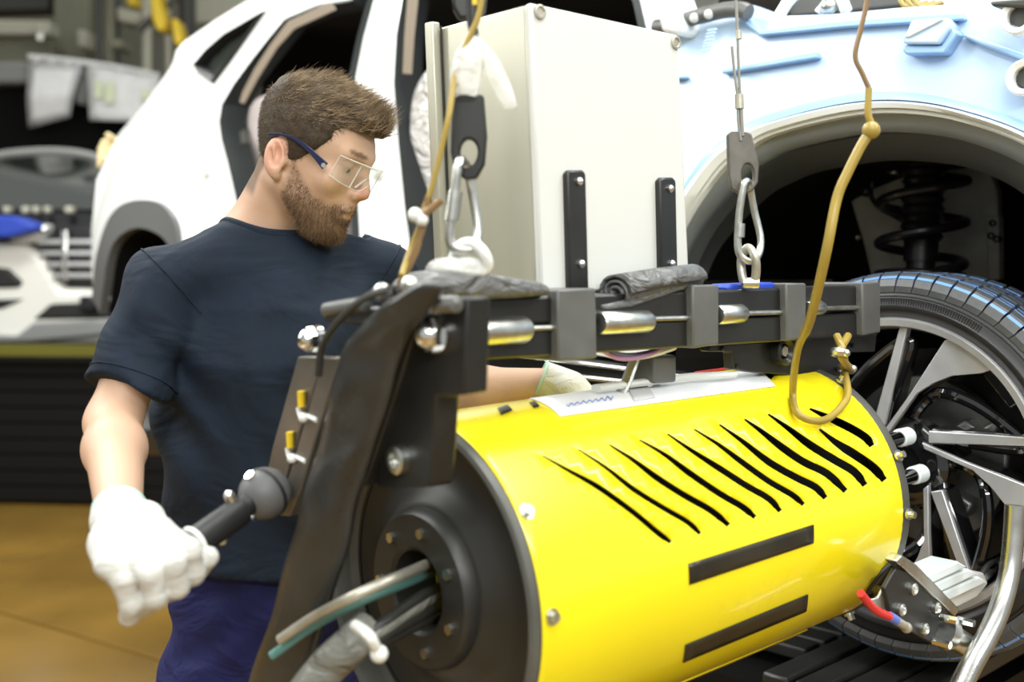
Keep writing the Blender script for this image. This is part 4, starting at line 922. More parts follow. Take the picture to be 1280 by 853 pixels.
# far lower right: bracket, finned block, chrome rail
b1 = 0.26
bprism('valve_bracket', [(1106, 736), (1120, 711), (1136, 716), (1196, 770), (1186, 795), (1170, 808), (1116, 778)], b1, b1-0.008, M['frame'], 0.002)
bprism('bracket_edge', [(1120, 702), (1128, 694), (1146, 706), (1200, 762), (1194, 772), (1136, 716)], b1+0.004, b1-0.016, M['steel'], 0.002)
for x, y in ((1139, 736), (1168, 760), (1124, 762), (1153, 786)):
    p = TB(x, y, b1); MB().lathe(p, SIDE, [(0, 0.009), (0.006, 0.009), (0.008, 0.006), (0.004, 0.0045), (0.004, 0.0001)], 16).build('cap_screw', M['zinc'], mach)
for k in range(3):
    dx, dy = k*13, k*9.5
    bprism('cooling_fin', [(1148+dx, 724+dy), (1198+dx, 702+dy), (1210+dx, 709+dy), (1160+dx, 733+dy)], b1-0.012-0.004*k, b1-0.06, M['socket'], 0.003)
bprism('fin_block', [(1152, 740), (1186, 766), (1222, 748), (1236, 730), (1230, 716), (1200, 716)], b1-0.03, b1-0.07, M['cabinet'], 0.004)
MB().cyl(TB(1222, 728, b1-0.05), TB(1236, 716, b1-0.05), 0.008).build('fitting', M['zinc'], mach)
for p_ in ([(1226, 720), (1236, 706), (1250, 700)], [(1230, 724), (1244, 712), (1256, 704)]): MB().tube(spline([TB(*q, b1-0.05) for q in p_], 4), 0.005, 8).build('black_lead', M['dark_cable'], mach)
MB().tube(spline([TB(x, y, b1+0.012) for x, y in [(1076, 742), (1084, 752), (1096, 764), (1116, 773)]], 6), 0.0058, 10).build('red_hose', M['red'], mach)
MB().cyl(TB(1112, 771, b1+0.012), TB(1120, 776, b1+0.012), 0.0068).build('hose_collar', M['ink'], mach)
MB().cyl(TB(1120, 776, b1+0.012), TB(1132, 784, b1+0.012), 0.0065).ball(TB(1133, 785, b1+0.012), 0.008).build('brass_fitting', M['ferrule'], mach)
MB().tube([TB(1110, 742, b1-0.02), TB(1097, 739, 0.20)], 0.008, 10).build('mounting_stub', M['frame'], mach)
bprism('cream_bracket', [(1080, 752), (1098, 748), (1104, 736), (1106, 752), (1122, 760), (1116, 766), (1084, 758)], b1-0.03, b1-0.034, M['tie'], 0.001)
fa = TB(1180, 790, b1+0.01); fb = TB(1222, 815, b1+0.03)
MB().lathe(fa, fb-fa, [(-0.004, 0.0001), (-0.004, 0.024), (0.010, 0.025), (0.012, 0.018), ((fb-fa).length, 0.017), ((fb-fa).length, 0.0001)], 28).build('rail_flange', M['zinc'], mach)
for x, y in ((1192, 776), (1213, 779), (1183, 806)): p = TB(x, y, b1+0.03); MB().cyl(p-SIDE*0.02, p+SIDE*0.006, 0.006, 6).build('flange_bolt', M['chrome'], mach)
MB().tube(spline([TB(x, y, b1+0.055) for x, y in [(1269, 632), (1267, 670), (1262, 715), (1250, 760), (1232, 800), (1212, 836), (1190, 880), (1160, 930)]], 6), 0.0155, 20).build('push_rail', M['steel'], mach, label='bent polished steel push rail')

# ------------------------------------------------------------------ control cabinet
CBF = 0.03
f1 = TB(655, 5, CBF); f2 = TB(840, 45, CBF); f3 = TB(855, 362, CBF); f4 = TB(669, 366, CBF)
cabi = thing('control_cabinet', (f4+f3)/2, 'white steel control cabinet standing on the black bars', 'cabinet')
dpt = 0.30
def leftface(px, py):    # point on the cabinet's near side
    return on_plane(px, py, f1, (f4-f1).cross(-SIDE).normalized())
L1 = leftface(547, 34); L2 = leftface(556, 362)
sd = (L1-f1)
MB().add([f1, f2, f3, f4, f1+sd, f2+sd, f3+sd, f4+sd], [(0, 1, 2, 3), (5, 4, 7, 6), (0, 3, 7, 4), (1, 5, 6, 2), (0, 4, 5, 1), (3, 2, 6, 7)])
body = MB().prism([f1+(f2-f1)*0.004+UP*-0.001, f2, f3, f4], sd); body.build('cabinet_body', M['cabinet_side'], cabi, bevel=0.003)
nrm = (f2-f1).cross(f4-f1).normalized(); nrm = nrm if nrm.dot(SIDE) > 0 else -nrm
g = [f1, f2, f3, f4]; MB().prism([p+nrm*0.012 for p in g], -nrm*0.012).build('cabinet_door', M['cabinet'], cabi, bevel=0.004)
MB().prism([L1+UP*0.006-sd*0.03, L1+UP*0.006+sd*0.07, L1+(f4-f1)+sd*0.07, L1+(f4-f1)-sd*0.03], -AX*0.014).build('rear_flange', M['cabinet_side'], cabi, bevel=0.002)
mb = MB(); q = L1-sd*0.05; mb.tube([q-AX*0.001, q+(f4-f1)-AX*0.001], 0.0016, 6); mb.build('flange_gap', M['black'], cabi)
for x, y in ((666, 17), (836, 55)):
    p = TB(x, y, CBF)+nrm*0.012; MB().lathe(p, nrm, [(0, 0.0095), (0.003, 0.0095), (0.0035, 0.007), (0.001, 0.0055), (0.001, 0.0001)], 24).build('door_lock', M['ferrule'], cabi)
for (x0, y0), (x1, y1), w in (((707, 214), (711, 372), 12), ((821, 223), (824, 372), 10.5)):
    st = [(x0-w, y0+4), (x0-w+4, y0), (x0+w-4, y0), (x0+w, y0+4), (x1+w, y1), (x1-w, y1)]
    MB().prism([TB(x, y, CBF)+nrm*0.021 for x, y in st], -nrm*0.011).build('mounting_strap', M['frame'], cabi, bevel=0.003)
    for yy in (y0+14, 330):
        u = (yy-y0)/(y1-y0); p = TB(x0+(x1-x0)*u+2, yy, CBF)+nrm*0.020; MB().cyl(p, p+nrm*0.004, 0.0055, 14).ball(p+nrm*0.003, 0.005).build('strap_bolt', M['chrome'], cabi)

# rolled rubber mat on top of the bars
mt = thing('rolled_mat', TB(800, 365, 0.06), 'rolled grey rubber mat lying on the black bars', 'mat')
ra = TB(768, 366, 0.075); rb = TB(866, 348, 0.075); axr = (rb-ra).normalized(); up2 = SIDE.cross(axr).normalized(); up2 = up2 if up2.z > 0 else -up2
V = []; n = 44
for i in range(n):
    q = 2*PI*2.6*i/(n-1); r = 0.026-0.019*i/(n-1); v = (SIDE*math.cos(q)*1.25+up2*math.sin(q))*r
    V += [ra+v, (ra+rb)/2+v*0.9+up2*0.002, rb+v*0.85]
o = MB().add(V, [(3*i+k, 3*i+k+1, 3*i+k+4, 3*i+k+3) for i in range(n-1) for k in range(2)]).build('mat_roll', M['grey_foam'], mt); o.modifiers.new('t', 'SOLIDIFY').thickness = 0.004
MB().prism([TB(x, y, 0.094) for x, y in [(752, 382), (780, 376), (866, 352), (868, 358), (790, 384), (754, 388)]], -SIDE*0.06).build('mat_flap', M['grey_foam'], mt, bevel=0.003)

# ------------------------------------------------------------------ hanging hooks, hoses
def swivel(t, P, poly, hole, m, th):
    """flat forged block with an oval eye"""
    outer = [(x, y) for x, y in poly]; c = P(*[sum(v)/len(poly) for v in zip(*poly)])
    V, F = sheet(outer, [hole], (400, 400), lambda x, y: P(x, y)); n1 = len(V)
    mb = MB(); dy = Vector((0, th, 0)); mb.add(V, F); mb.add([v+dy for v in V], F)
    for L in (outer, hole):
        a = [P(*p) for p in L]; k = len(a); mb.add(a+[p+dy for p in a], [(i, (i+1) % k, k+(i+1) % k, k+i) for i in range(k)])
    return mb.build('swivel_block', m, t, bevel=0.003)
def oval(cx, cy, rx, ry, n=14): return [(cx+rx*math.cos(2*PI*i/n), cy+ry*math.sin(2*PI*i/n)) for i in range(n)]
# far hook over the front wing
D2 = 1.64
h = thing('wire_rope_hanger', at(935, 352, D2), 'wire rope hanger with grey swivel in front of the blue inner wing', 'hanger')
P2 = lambda x, y: at(x, y, D2)
MB().tube([P2(918, -40), P2(921, 20), P2(924, 100), P2(926, 130)], 0.0022, 8).build('wire_rope', M['wire'], h)
MB().tube(spline([P2(915, 58), P2(918, 90), P2(922, 120), P2(923, 150), P2(926, 176)], 4), 0.0022, 8).build('wire_tail', M['wire'], h)
MB().tube([P2(926, 130), P2(928, 170)], 0.0028, 8).build('wire_rope', M['wire'], h)
for x, y0, y1, r in ((923, 38, 49, 0.0045), (924, 118, 136, 0.0065)): MB().tube([P2(x, y0), P2(x+0.6, y1)], r, 12).build('ferrule', M['ferrule'], h)
swivel(h, P2, [(910, 168), (914, 164), (936, 165), (940, 168), (949, 205), (948, 228), (940, 240), (926, 243), (914, 236), (911, 215)], oval(935, 219, 8, 15), M['swivel'], 0.016)
def ring(t, pts, r, m, name, n=6): MB().tube(spline(pts, n, True), r, 12, closed=True).build(name, m, t)
ring(h, [P2(930, 228)+Vector((0, -.012, 0)), P2(938, 232)+Vector((0, .004, 0)), P2(945, 262)+Vector((0, .012, 0)), P2(953, 300)+Vector((0, .01, 0)), P2(946, 322), P2(932, 326)+Vector((0, -.008, 0)), P2(921, 312)+Vector((0, -.01, 0)), P2(922, 270)+Vector((0, -.012, 0)), P2(926, 240)+Vector((0, -.014, 0))], 0.0055, M['zinc'], 'carabiner')
MB().tube([P2(923, 280)+Vector((0, -.012, 0)), P2(922, 297)+Vector((0, -.012, 0))], 0.0078, 12).build('carabiner_sleeve', M['zinc'], h)
ring(h, [P2(930, 352), P2(928, 325)+Vector((0, .008, 0)), P2(935, 310), P2(943, 325)+Vector((0, -.008, 0)), P2(943, 352)], 0.0066, M['ferrule'], 'shackle')
MB().cyl(P2(928, 354), P2(948, 354), 0.008).build('shackle_foot', M['zinc'], h)
q = TB(1010, 355, 0.0); cc = thing('blue_cap', TB(950, 357, 0.06), 'flat blue plastic cap beside the shackle on the bars', 'cap')
MB().prism([TB(x, y, 0.08) for x, y in [(908, 360), (916, 355), (966, 353), (974, 357), (972, 362), (910, 364)]], -SIDE*0.04).build('cap_body', M['blue_cloth'], cc, bevel=0.003)
# near hook in front of the cabinet
D1 = 1.28
h = thing('wire_rope_hanger', at(585, 335, D1), 'near wire rope hanger with black swivel in front of the cabinet side', 'hanger')
P1 = lambda x, y: at(x, y, D1)
MB().tube([P1(588, -40), P1(590, 30), P1(594, 50)], 0.006, 10).build('wire_rope', M['dark_cable'], h)
MB().prism([P1(x, y) for x, y in [(562, -20), (610, -20), (606, 14), (596, 22), (574, 24), (566, 10)]], (0, 0.02, 0)).build('top_swivel', M['frame'], h, bevel=0.004)
MB().prism([P1(x, y)+Vector((0, -.006, 0)) for x, y in [(590, -6), (598, -6), (597, 8), (590, 8)]], (0, 0.01, 0)).build('yellow_mark', M['hoist_yellow'], h, bevel=0.001)
swivel(h, P1, [(566, 120), (570, 116), (600, 117), (605, 120), (609, 170), (606, 205), (596, 223), (583, 225), (568, 214), (563, 190), (564, 150)], oval(586, 190, 11, 17), M['frame'], 0.02)
ring(h, [P1(574, 206)+Vector((0, -.012, 0)), P1(582, 206)+Vector((0, .004, 0)), P1(590, 240)+Vector((0, .012, 0)), P1(597, 290)+Vector((0, .01, 0)), P1(590, 312), P1(570, 312)+Vector((0, -.008, 0)), P1(563, 296)+Vector((0, -.01, 0)), P1(568, 250)+Vector((0, -.012, 0))], 0.0055, M['zinc'], 'carabiner')
MB().tube([P1(570, 240)+Vector((0, -.012, 0)), P1(565, 276)+Vector((0, -.012, 0))], 0.0085, 12).build('carabiner_sleeve', M['zinc'], h)
ring(h, [P1(566, 336), P1(572, 310)+Vector((0, .006, 0)), P1(590, 304), P1(606, 318)+Vector((0, -.006, 0)), P1(608, 336), P1(586, 344)], 0.0066, M['tie'], 'shackle')
# crumpled film tied round the near rope
def crumple(name, t, rows, m, seed):
    rg = random.Random(seed); n = 14; V = []
    for (x, y, rx) in rows:
        for k in range(n):
            q = 2*PI*k/n; r = rx*(0.75+0.5*rg.random()); V.append(P1(x+r*math.cos(q), y+rg.uniform(-3, 3))+Vector((0, r*math.sin(q)*D1/FPX, 0)))
    F = [(j*n+k, j*n+(k+1) % n, (j+1)*n+(k+1) % n, (j+1)*n+k) for j in range(len(rows)-1) for k in range(n)]
    return MB().add(V, F).build(name, m, t, sub=1)
crumple('film_wrap', h, [(592, 44, 5), (588, 60, 16), (582, 84, 22), (580, 104, 20), (582, 122, 16)], M['film'], 3)
crumple('film_wrap', h, [(596, 46, 5), (608, 66, 12), (618, 90, 12), (630, 112, 14), (638, 134, 8)], M['film_thin'], 5)
# hoses
def hose(name, pts, r, m, label, fittings=()):
    t = thing(name, pts[0], label, 'hose'); pth = spline(pts, 8); MB().tube(pth, r if not callable(r) else [r(i/(len(pth)-1)) for i in range(len(pth))], 12).build('hose_line', M[m], t)
    return t
hs = [(1088, -40), (1084, 0), (1076, 36), (1069, 70), (1078, 92), (1086, 110), (1085, 141), (1089, 160), (1075, 185), (1060, 215), (1046, 249), (1032, 319), (1013, 399), (997, 438), (991, 490), (996, 515), (1014, 526), (1034, 524), (1052, 508), (1060, 492), (1056, 465)]
hp = []
for i, (x, y) in enumerate(hs):
    d = 1.47 if y < 430 else 1.47-0.02*math.sin((i-13)/7*PI)
    hp.append(at(x, y, d))
for i, (x, y) in enumerate(hs):
    if i >= 13:
        a, ph = on_drum(x, y, DR+0.012); hp[i] = drum_pt(a, ph, DR+0.012)
hp[12] = at(*hs[12], 1.54); hp[13] = at(*hs[13], 1.60)
t = hose('air_hose', hp[5:], lambda u: 0.0046 if u < 0.12 else 0.0068 if u < 0.5 else 0.0056, 'hose', 'long amber air hose hanging over the drum with a loop at its end')
MB().tube(spline(hp[:6], 6), 0.0036, 8).build('thin_line', M['hose_brown'], t, label='thin brown upper line')
MB().ball(at(1089, 163, 1.468), 0.012, 14).build('hose_knot', M['hose'], t)
a, ph = on_drum(1056, 462, DR+0.012); e0 = drum_pt(a, ph, DR+0.012)
MB().tube(spline([e0, TB(1054, 440, 0.13), TB(1046, 420, 0.11)], 5), 0.0062, 10).build('hose_end', M['hose'], t)
MB().tube(spline([TB(1060, 420, 0.11), TB(1050, 442, 0.13), drum_pt(a+0.01, ph-0.03, DR+0.012)], 5), 0.0062, 10).build('hose_end', M['hose'], t)
for p in (TB(1048, 441, 0.135), drum_pt(a-0.003, ph-0.01, DR+0.016)): MB().lathe(p-UP*0.006, UP+AX*0.3, [(0, 0.012), (0.006, 0.015), (0.012, 0.012)], 16).ball(p+SIDE*0.014, 0.006).build('hose_clamp', M['zinc'], t)
hl = [at(x, y, d) for x, y, d in [(604, -30, 1.27), (598, 20, 1.27), (572, 80, 1.27), (562, 140, 1.25), (553, 180, 1.25), (545, 214, 1.25), (538, 240, 1.25), (530, 262, 1.25), (524, 285, 1.25), (512, 315, 1.25), (502, 345, 1.22)]]
t = hose('air_hose', hl, 0.0034, 'hose', 'short amber air hose running down beside the near black swivel')
for pp, r in (([(536, 250), (526, 280), (522, 310), (506, 346)], 0.0032), ([(534, 246), (530, 282), (516, 318), (498, 356)], 0.0030)): MB().tube(spline([at(x, y, 1.24) for x, y in pp], 5), r, 8).build('side_line', M['hose_brown'], t)
MB().tube([at(530, 268, 1.235), at(552, 250, 1.235)], 0.0045, 8).build('branch_stub', M['hose_brown'], t)
MB().ball(at(519, 269, 1.235), 0.0085, 14).ball(at(527, 275, 1.235), 0.0075).build('hose_tie', M['tie'], t)
MB().ball(at(478, 366, 1.22), 0.011).ball(at(512, 356, 1.2), 0.010).build('pipe_nut', M['zinc'], t)
# ------------------------------------------------------------------ figures: bodies as smooth unions of limbs, meshed as one surface
def A3(v): return np.array(v, np.float32)
def smin(a, b, k): h = np.maximum(k-np.abs(a-b), 0)/k; return np.minimum(a, b)-h*h*k*0.25
def smax(a, b, k): return -smin(-a, -b, k)
def sph(p, c, r): return np.linalg.norm(p-A3(c), axis=-1)-r
def caps(p, a, b, ra, rb):
    a = A3(a); b = A3(b); ab = b-a; h = np.clip(((p-a)@ab)/float(ab@ab), 0, 1)
    return np.linalg.norm(p-a-h[..., None]*ab, axis=-1)-(ra+(rb-ra)*h)
def ell(p, c, R, B=None):
    q = p-A3(c)
    if B is not None: q = q@A3(B).T          # rows of B: the ellipsoid's axes
    R = A3(R); k0 = np.linalg.norm(q/R, axis=-1); k1 = np.linalg.norm(q/(R*R), axis=-1); return k0*(k0-1)/np.maximum(k1, 1e-6)
def rbox(p, c, B, h, r):
    q = np.abs((p-A3(c))@A3(B).T)-A3(h)+r; return np.linalg.norm(np.maximum(q, 0), axis=-1)+np.minimum(q.max(-1), 0)-r
def chain(p, pts, rs, k=0.004):
    d = None
    for i in range(len(pts)-1):
        e = caps(p, pts[i], pts[i+1], rs[i], rs[i+1]); d = e if d is None else smin(d, e, k)
    return d
def lofted(p, table, yaw=0.0, sup=2.0):
    """table rows: z, cx, cy, rx, ry -- stacked ellipses turned by yaw"""
    T_ = np.array(table, np.float32); z = p[..., 2]; o = np.argsort(T_[:, 0]); T_ = T_[o]
    g = [np.interp(z, T_[:, 0], T_[:, i]).astype(np.float32) for i in range(1, 5)]
    dx = p[..., 0]-g[0]; dy = p[..., 1]-g[1]; c, s = math.cos(yaw), math.sin(yaw); u = dx*c+dy*s; v = -dx*s+dy*c
    q = (np.abs(u/g[2])**sup+np.abs(v/g[3])**sup)**(1/sup); d = (q-1)*np.minimum(g[2], g[3])
    return np.maximum(d, np.maximum(T_[0, 0]-z, z-T_[-1, 0]))
def mesh_sdf(f, lo, hi, h, block=8, margin=2.2):
    lo = np.array(lo, float); n = (np.ceil((np.array(hi)-lo)/h/block).astype(int))*block+1
    nb = (n-1)//block
    g = np.stack(np.meshgrid(*[np.arange(k) for k in nb], indexing='ij'), -1).reshape(-1, 3)
    cen = (lo+(g+0.5)*block*h).astype(np.float32); fc = f(cen); rad = block*h*0.87
    Vv = np.empty(n, np.float32); Vv[:] = 1
    act = np.abs(fc) < rad*margin+0.004
    for b in g[(~act) & (fc < 0)]: Vv[b[0]*block:b[0]*block+block+1, b[1]*block:b[1]*block+block+1, b[2]*block:b[2]*block+block+1] = -1
    loc = np.stack(np.meshgrid(*[np.arange(block+1)]*3, indexing='ij'), -1).reshape(-1, 3)
    ga = g[act]
    for i in range(0, len(ga), 400):
        bb = ga[i:i+400]; idx = bb[:, None, :]*block+loc[None]; pts = (lo+idx*h).astype(np.float32); v = f(pts.reshape(-1, 3)).reshape(len(bb), -1)
        Vv[idx[..., 0], idx[..., 1], idx[..., 2]] = v
    I = Vv < 0; m = np.zeros(np.array(n)-1, np.int8)
    cs = [(a, b, c) for a in (0, 1) for b in (0, 1) for c in (0, 1)]
    for a, b, c in cs: m += I[a:n[0]-1+a, b:n[1]-1+b, c:n[2]-1+c]
    cells = np.argwhere((m > 0) & (m < 8)); N = len(cells)
    ind = np.full(np.array(n)-1, -1, np.int32); ind[tuple(cells.T)] = np.arange(N)
    S = np.zeros((N, 3)); K = np.zeros(N)
    val = {c: Vv[cells[:, 0]+c[0], cells[:, 1]+c[1], cells[:, 2]+c[2]] for c in cs}
    for c in cs:
        for ax in range(3):
            if c[ax]: continue
            d = list(c); d[ax] = 1; v0, v1 = val[c], val[tuple(d)]; x = (v0 < 0) != (v1 < 0)
            t = np.where(x, v0/np.where(x, v0-v1, 1), 0); pp = np.tile(np.array(c, float), (N, 1)); pp[:, ax] += t
            S[x] += pp[x]; K[x] += 1
    P = lo+(cells+S/K[:, None])*h
    Q = []
    for ax in range(3):
        b, c = [(1, 2), (2, 0), (0, 1)][ax]
        sl0 = [slice(1, -1)]*3; sl0[ax] = slice(0, -1); sl1 = list(sl0); sl1[ax] = slice(1, None)
        x0 = I[tuple(sl0)]; x1 = I[tuple(sl1)]; e = np.argwhere(x0 != x1)
        off = np.ones(3, int); off[ax] = 0; fl = x0[tuple(e.T)]; e = e+off
        def cell(db, dc):
            q = e.copy(); q[:, b] -= db; q[:, c] -= dc; return ind[tuple(q.T)]
        q = np.stack([cell(1, 1), cell(0, 1), cell(0, 0), cell(1, 0)], 1); q[~fl] = q[~fl][:, ::-1]; Q.append(q)
    Q = np.concatenate(Q); Q = Q[(Q >= 0).all(1)]
    return P, Q
def np_noise(p, s, seed=0):
    r = np.random.default_rng(seed); o = 0
    for i in range(5):
        k = r.normal(size=3); k /= np.linalg.norm(k); o = o+np.sin((p@A3(k))*s*(0.7+0.25*i)+r.uniform(0, 6))
    return o/5

# ---- the bearded worker: measured from the sight lines, head tipped forward and turned towards the wheel
HD = 1.68; HO = np.array(at(395, 205, HD))
yaw_h, pit = math.radians(15), math.radians(26)
fh = np.array([math.cos(yaw_h), -math.sin(yaw_h), 0]); zz = np.array([0, 0, 1.0])
HF = math.cos(pit)*fh-math.sin(pit)*zz; HU = math.sin(pit)*fh+math.cos(pit)*zz; HR = np.cross(HF, HU); HR /= np.linalg.norm(HR)   # person's right = towards the camera
if HR[1] > 0: HR = -HR
HB = np.stack([HF, HU, HR])        # rows
def hl(F, U, R=0.0): return HO+HF*F+HU*U+HR*R
def head_local(p): return ((p-HO.astype(np.float32))@HB.T.astype(np.float32))
HT = np.array([  # U, front, back, half width
 (-0.098, 0.060, 0.030, 0.010), (-0.090, 0.071, 0.018, 0.024), (-0.078, 0.076, -0.004, 0.036), (-0.064, 0.076, -0.030, 0.048), (-0.050, 0.0765, -0.055, 0.056), (-0.030, 0.076, -0.072, 0.0625),
 (-0.010, 0.073, -0.082, 0.067), (0.010, 0.070, -0.091, 0.070), (0.030, 0.072, -0.096, 0.072), (0.045, 0.073, -0.098, 0.072), (0.060, 0.066, -0.096, 0.070), (0.075, 0.056, -0.090, 0.064), (0.088, 0.040, -0.078, 0.053), (0.098, 0.016, -0.058, 0.037), (0.104, -0.008, -0.035, 0.018)], np.float32)
def skull(q):
    U = q[..., 1]; f = np.interp(U, HT[:, 0], HT[:, 1]); b = np.interp(U, HT[:, 0], HT[:, 2]); w = np.interp(U, HT[:, 0], HT[:, 3])
    c = (f+b)/2; l = (f-b)/2; x = (q[..., 0]-c)/l
    wf = w*(1-0.20*np.clip(x, 0, 1)**2); e = np.where(x > 0, 2.3, 2.0)
    r = (np.abs(x)**e+np.abs(q[..., 2]/wf)**e)**(1/e); d = (r-1)*np.minimum(l, w)
    return np.maximum(d, np.maximum(HT[0, 0]-U, U-HT[-1, 0]))
def head_sdf(p):
    q = head_local(p).astype(np.float32)
    qa = q.copy(); qa[..., 2] = np.abs(q[..., 2])
    d = skull(q)
    d = smin(d, ell(q, (-0.012, 0.035, 0), (0.083, 0.068, 0.070)), 0.02)
    d = smin(d, caps(qa, (0.068, 0.036, 0.006), (0.056, 0.038, 0.040), 0.010, 0.009), 0.012)        # brow
    d = smin(d, sph(qa, (0.046, -0.008, 0.044), 0.019), 0.02)                                        # cheekbone
    d = smax(d, -ell(qa, (0.080, 0.021, 0.031), (0.016, 0.011, 0.017)), 0.012)                       # eye hollow
    d = smin(d, sph(qa, (0.0550, 0.0215, 0.031), 0.0132), 0.004); d = smax(d, -ell(qa, (0.0705, 0.0150, 0.031), (0.008, 0.0030, 0.0115)), 0.002)                                     # eyelids over the ball
    d = smin(d, caps(q, (0.072, 0.030, 0), (0.090, -0.006, 0), 0.0065, 0.0078), 0.010)               # nose
    d = smin(d, sph(q, (0.0885, -0.010, 0), 0.0088), 0.006)
    d = smin(d, sph(qa, (0.0815, -0.0155, 0.0105), 0.0072), 0.006)                                   # wings of the nose
    d = smax(d, -sph(qa, (0.085, -0.0235, 0.006), 0.0036), 0.003)
    d = smin(d, caps(q, (0.0745, -0.024, 0), (0.0755, -0.038, 0), 0.010, 0.011), 0.010)
    d = smin(d, ell(q, (0.0775, -0.0415, 0), (0.0068, 0.0048, 0.021)), 0.006)                        # upper lip
    d = smin(d, ell(q, (0.0770, -0.0530, 0), (0.0070, 0.0056, 0.018)), 0.006)
    d = smax(d, -ell(q, (0.0865, -0.0472, 0), (0.005, 0.0009, 0.022)), 0.003)
    d = smin(d, ell(q, (0.070, -0.077, 0), (0.013, 0.014, 0.020)), 0.012)                            # chin
    d = smin(d, caps(qa, (-0.012, -0.040, 0.052), (0.050, -0.082, 0.022), 0.014, 0.014), 0.02)       # jaw
    # ear: tilted cup
    eB = np.array([(0.92, 0.34, 0.16), (-0.345, 0.938, 0.0), (-0.15, -0.055, 0.987)])
    ec = (-0.028, -0.010, 0.0770)
    e = ell(qa, ec, (0.0170, 0.0285, 0.0085), eB); e = smax(e, -ell(qa, (-0.0245, -0.006, 0.0845), (0.0105, 0.0185, 0.0085), eB), 0.003)
    e = smin(e, ell(qa, (-0.016, -0.033, 0.073), (0.008, 0.008, 0.006), eB), 0.006); e = smin(e, sph(qa, (-0.014, -0.010, 0.072), 0.0065), 0.006)
    e = smin(e, caps(qa, (-0.033, 0.004, 0.0815), (-0.023, -0.016, 0.0795), 0.0026, 0.0024), 0.004)
    d = smin(d, e, 0.006)
    return d
NB_ = np.array(at(330, 292, 1.73)); NT_ = hl(-0.030, -0.045, 0)
SHR, ELR, WRR = [np.array(at(*v)) for v in ((207, 356, 1.65), (141, 528, 1.57), (150, 652, 1.33))]
SHL, ELL, WRL = [np.array(at(*v)) for v in ((478, 352, 1.80), (560, 492, 1.86), (690, 480, 1.84))]
TY = math.radians(-16)   # torso turned
def body_sdf(p):
    d = head_sdf(p) if True else None
    n = caps(p, NT_, NB_, 0.050, 0.058); n = smin(n, caps(p, hl(-0.036, -0.045), NB_+np.array([-0.006, 0.02, -0.01]), 0.036, 0.052), 0.02)
    d = smin(d, n, 0.022)
    sh = smin(caps(p, NB_+np.array([0, 0, -0.03]), SHR, 0.052, 0.050), caps(p, NB_+np.array([0, 0, -0.03]), SHL, 0.052, 0.050), 0.04)
    d = smin(d, sh, 0.035)
    core = lofted(p, [(0.98, NB_[0]+0.0, NB_[1]+0.01, 0.135, 0.085), (1.15, NB_[0], NB_[1]+0.01, 0.13, 0.085), (1.40, NB_[0], NB_[1], 0.14, 0.09), (1.47, NB_[0], NB_[1], 0.07, 0.06)], TY)
    d = smin(d, core, 0.03)
    for S, E, Wr in ((SHR, ELR, WRR), (SHL, ELL, WRL)): d = smin(d, arm_sdf(p, S, E, Wr), 0.02)
    return d
def arm_sdf(p, S, E, Wr):
    if 1:
        ar = caps(p, S, E, 0.044, 0.036)
        mid = S*0.45+E*0.55; ar = smin(ar, sph(p, mid+np.array([0.004, -0.008, 0]), 0.035), 0.03)
        fm = E*0.70+Wr*0.30; fo = chain(p, [E, fm, Wr], [0.036, 0.0385, 0.0255], 0.02)
        return smin(ar, fo, 0.018)
person = thing('person', (float(NB_[0]), float(NB_[1]), 0), 'bearded man in navy t-shirt, clear safety glasses and white gloves, gripping the machine handle', 'person')
P, Q = mesh_sdf(body_sdf, (-0.72, 1.22, 0.98), (0.16, 2.02, 1.79), 0.0034)
q = head_local(P)
sk = np.array([0.56, 0.355, 0.245]); colv = np.tile(sk, (len(P), 1)); colv *= (1+0.05*np_noise(P, 60, 3))[:, None]
def blend(c, w): global colv; w = np.clip(w, 0, 1)[:, None]; colv = colv*(1-w)+np.array(c)*w
def sm(x, a, b): t = np.clip((x-a)/(b-a), 0, 1); return t*t*(3-2*t)
aR = np.abs(q[:, 2])
inhead = (np.linalg.norm(q, axis=1) < 0.2)*1.0
blend((0.56, 0.25, 0.18), inhead*sm(-np.linalg.norm(q-[0.088, -0.010, 0], axis=1), -0.022, -0.006)*0.7)
blend((0.62, 0.29, 0.20), inhead*sm(-np.linalg.norm((np.stack([q[:, 0], q[:, 1], aR], 1)-[-0.03, -0.005, 0.08])/[1, 1.6, 1], axis=1), -0.026, -0.010)*0.6)
blend((0.50, 0.235, 0.18), inhead*sm(-np.linalg.norm((q-[0.083, -0.0475, 0])/[1.3, 0.75, 2.1], axis=1), -0.0100, -0.0070)*0.4)
def beard_mask(q):
    F, U, R = q[:, 0], q[:, 1], np.abs(q[:, 2])
    line = np.interp(F, [-0.02, 0.0, 0.02, 0.04, 0.06, 0.085], [0.02, 0.0, -0.018, -0.034, -0.037, -0.028])     # cheek line
    m = sm(line-U, -0.004, 0.008)*sm(F, -0.016+0*F, -0.006+0*F)*sm(U, -0.105, -0.094)
    m *= 1-sm(-np.linalg.norm((q-[0.083, -0.0475, 0])/[1.2, 0.60, 1.8], axis=1), -0.0115, -0.0085)
    m *= sm(F-(-0.004-0.9*(U+0.06)*(U < -0.06)), -0.006, 0.008)
    return m
bm_ = beard_mask(q)*inhead
blend((0.20, 0.125, 0.080), bm_*(0.45+0.3*sm(-q[:, 1], 0.03, 0.08)))
def hair_line(q):      # >0 where scalp hair grows
    F, U, R = q[:, 0], q[:, 1], np.abs(q[:, 2])
    side = np.interp(U, [-0.085, -0.05, -0.02, 0.0, 0.015, 0.027, 0.047, 0.062, 0.074, 0.082, 0.12], [-0.050, -0.052, -0.044, 0.004, 0.016, 0.025, 0.036, 0.034, 0.034, 0.058, 0.15])
    return side-F-0.20*np.maximum(0.05-R, 0)*(U < 0.07)*(U > 0.02)*-1
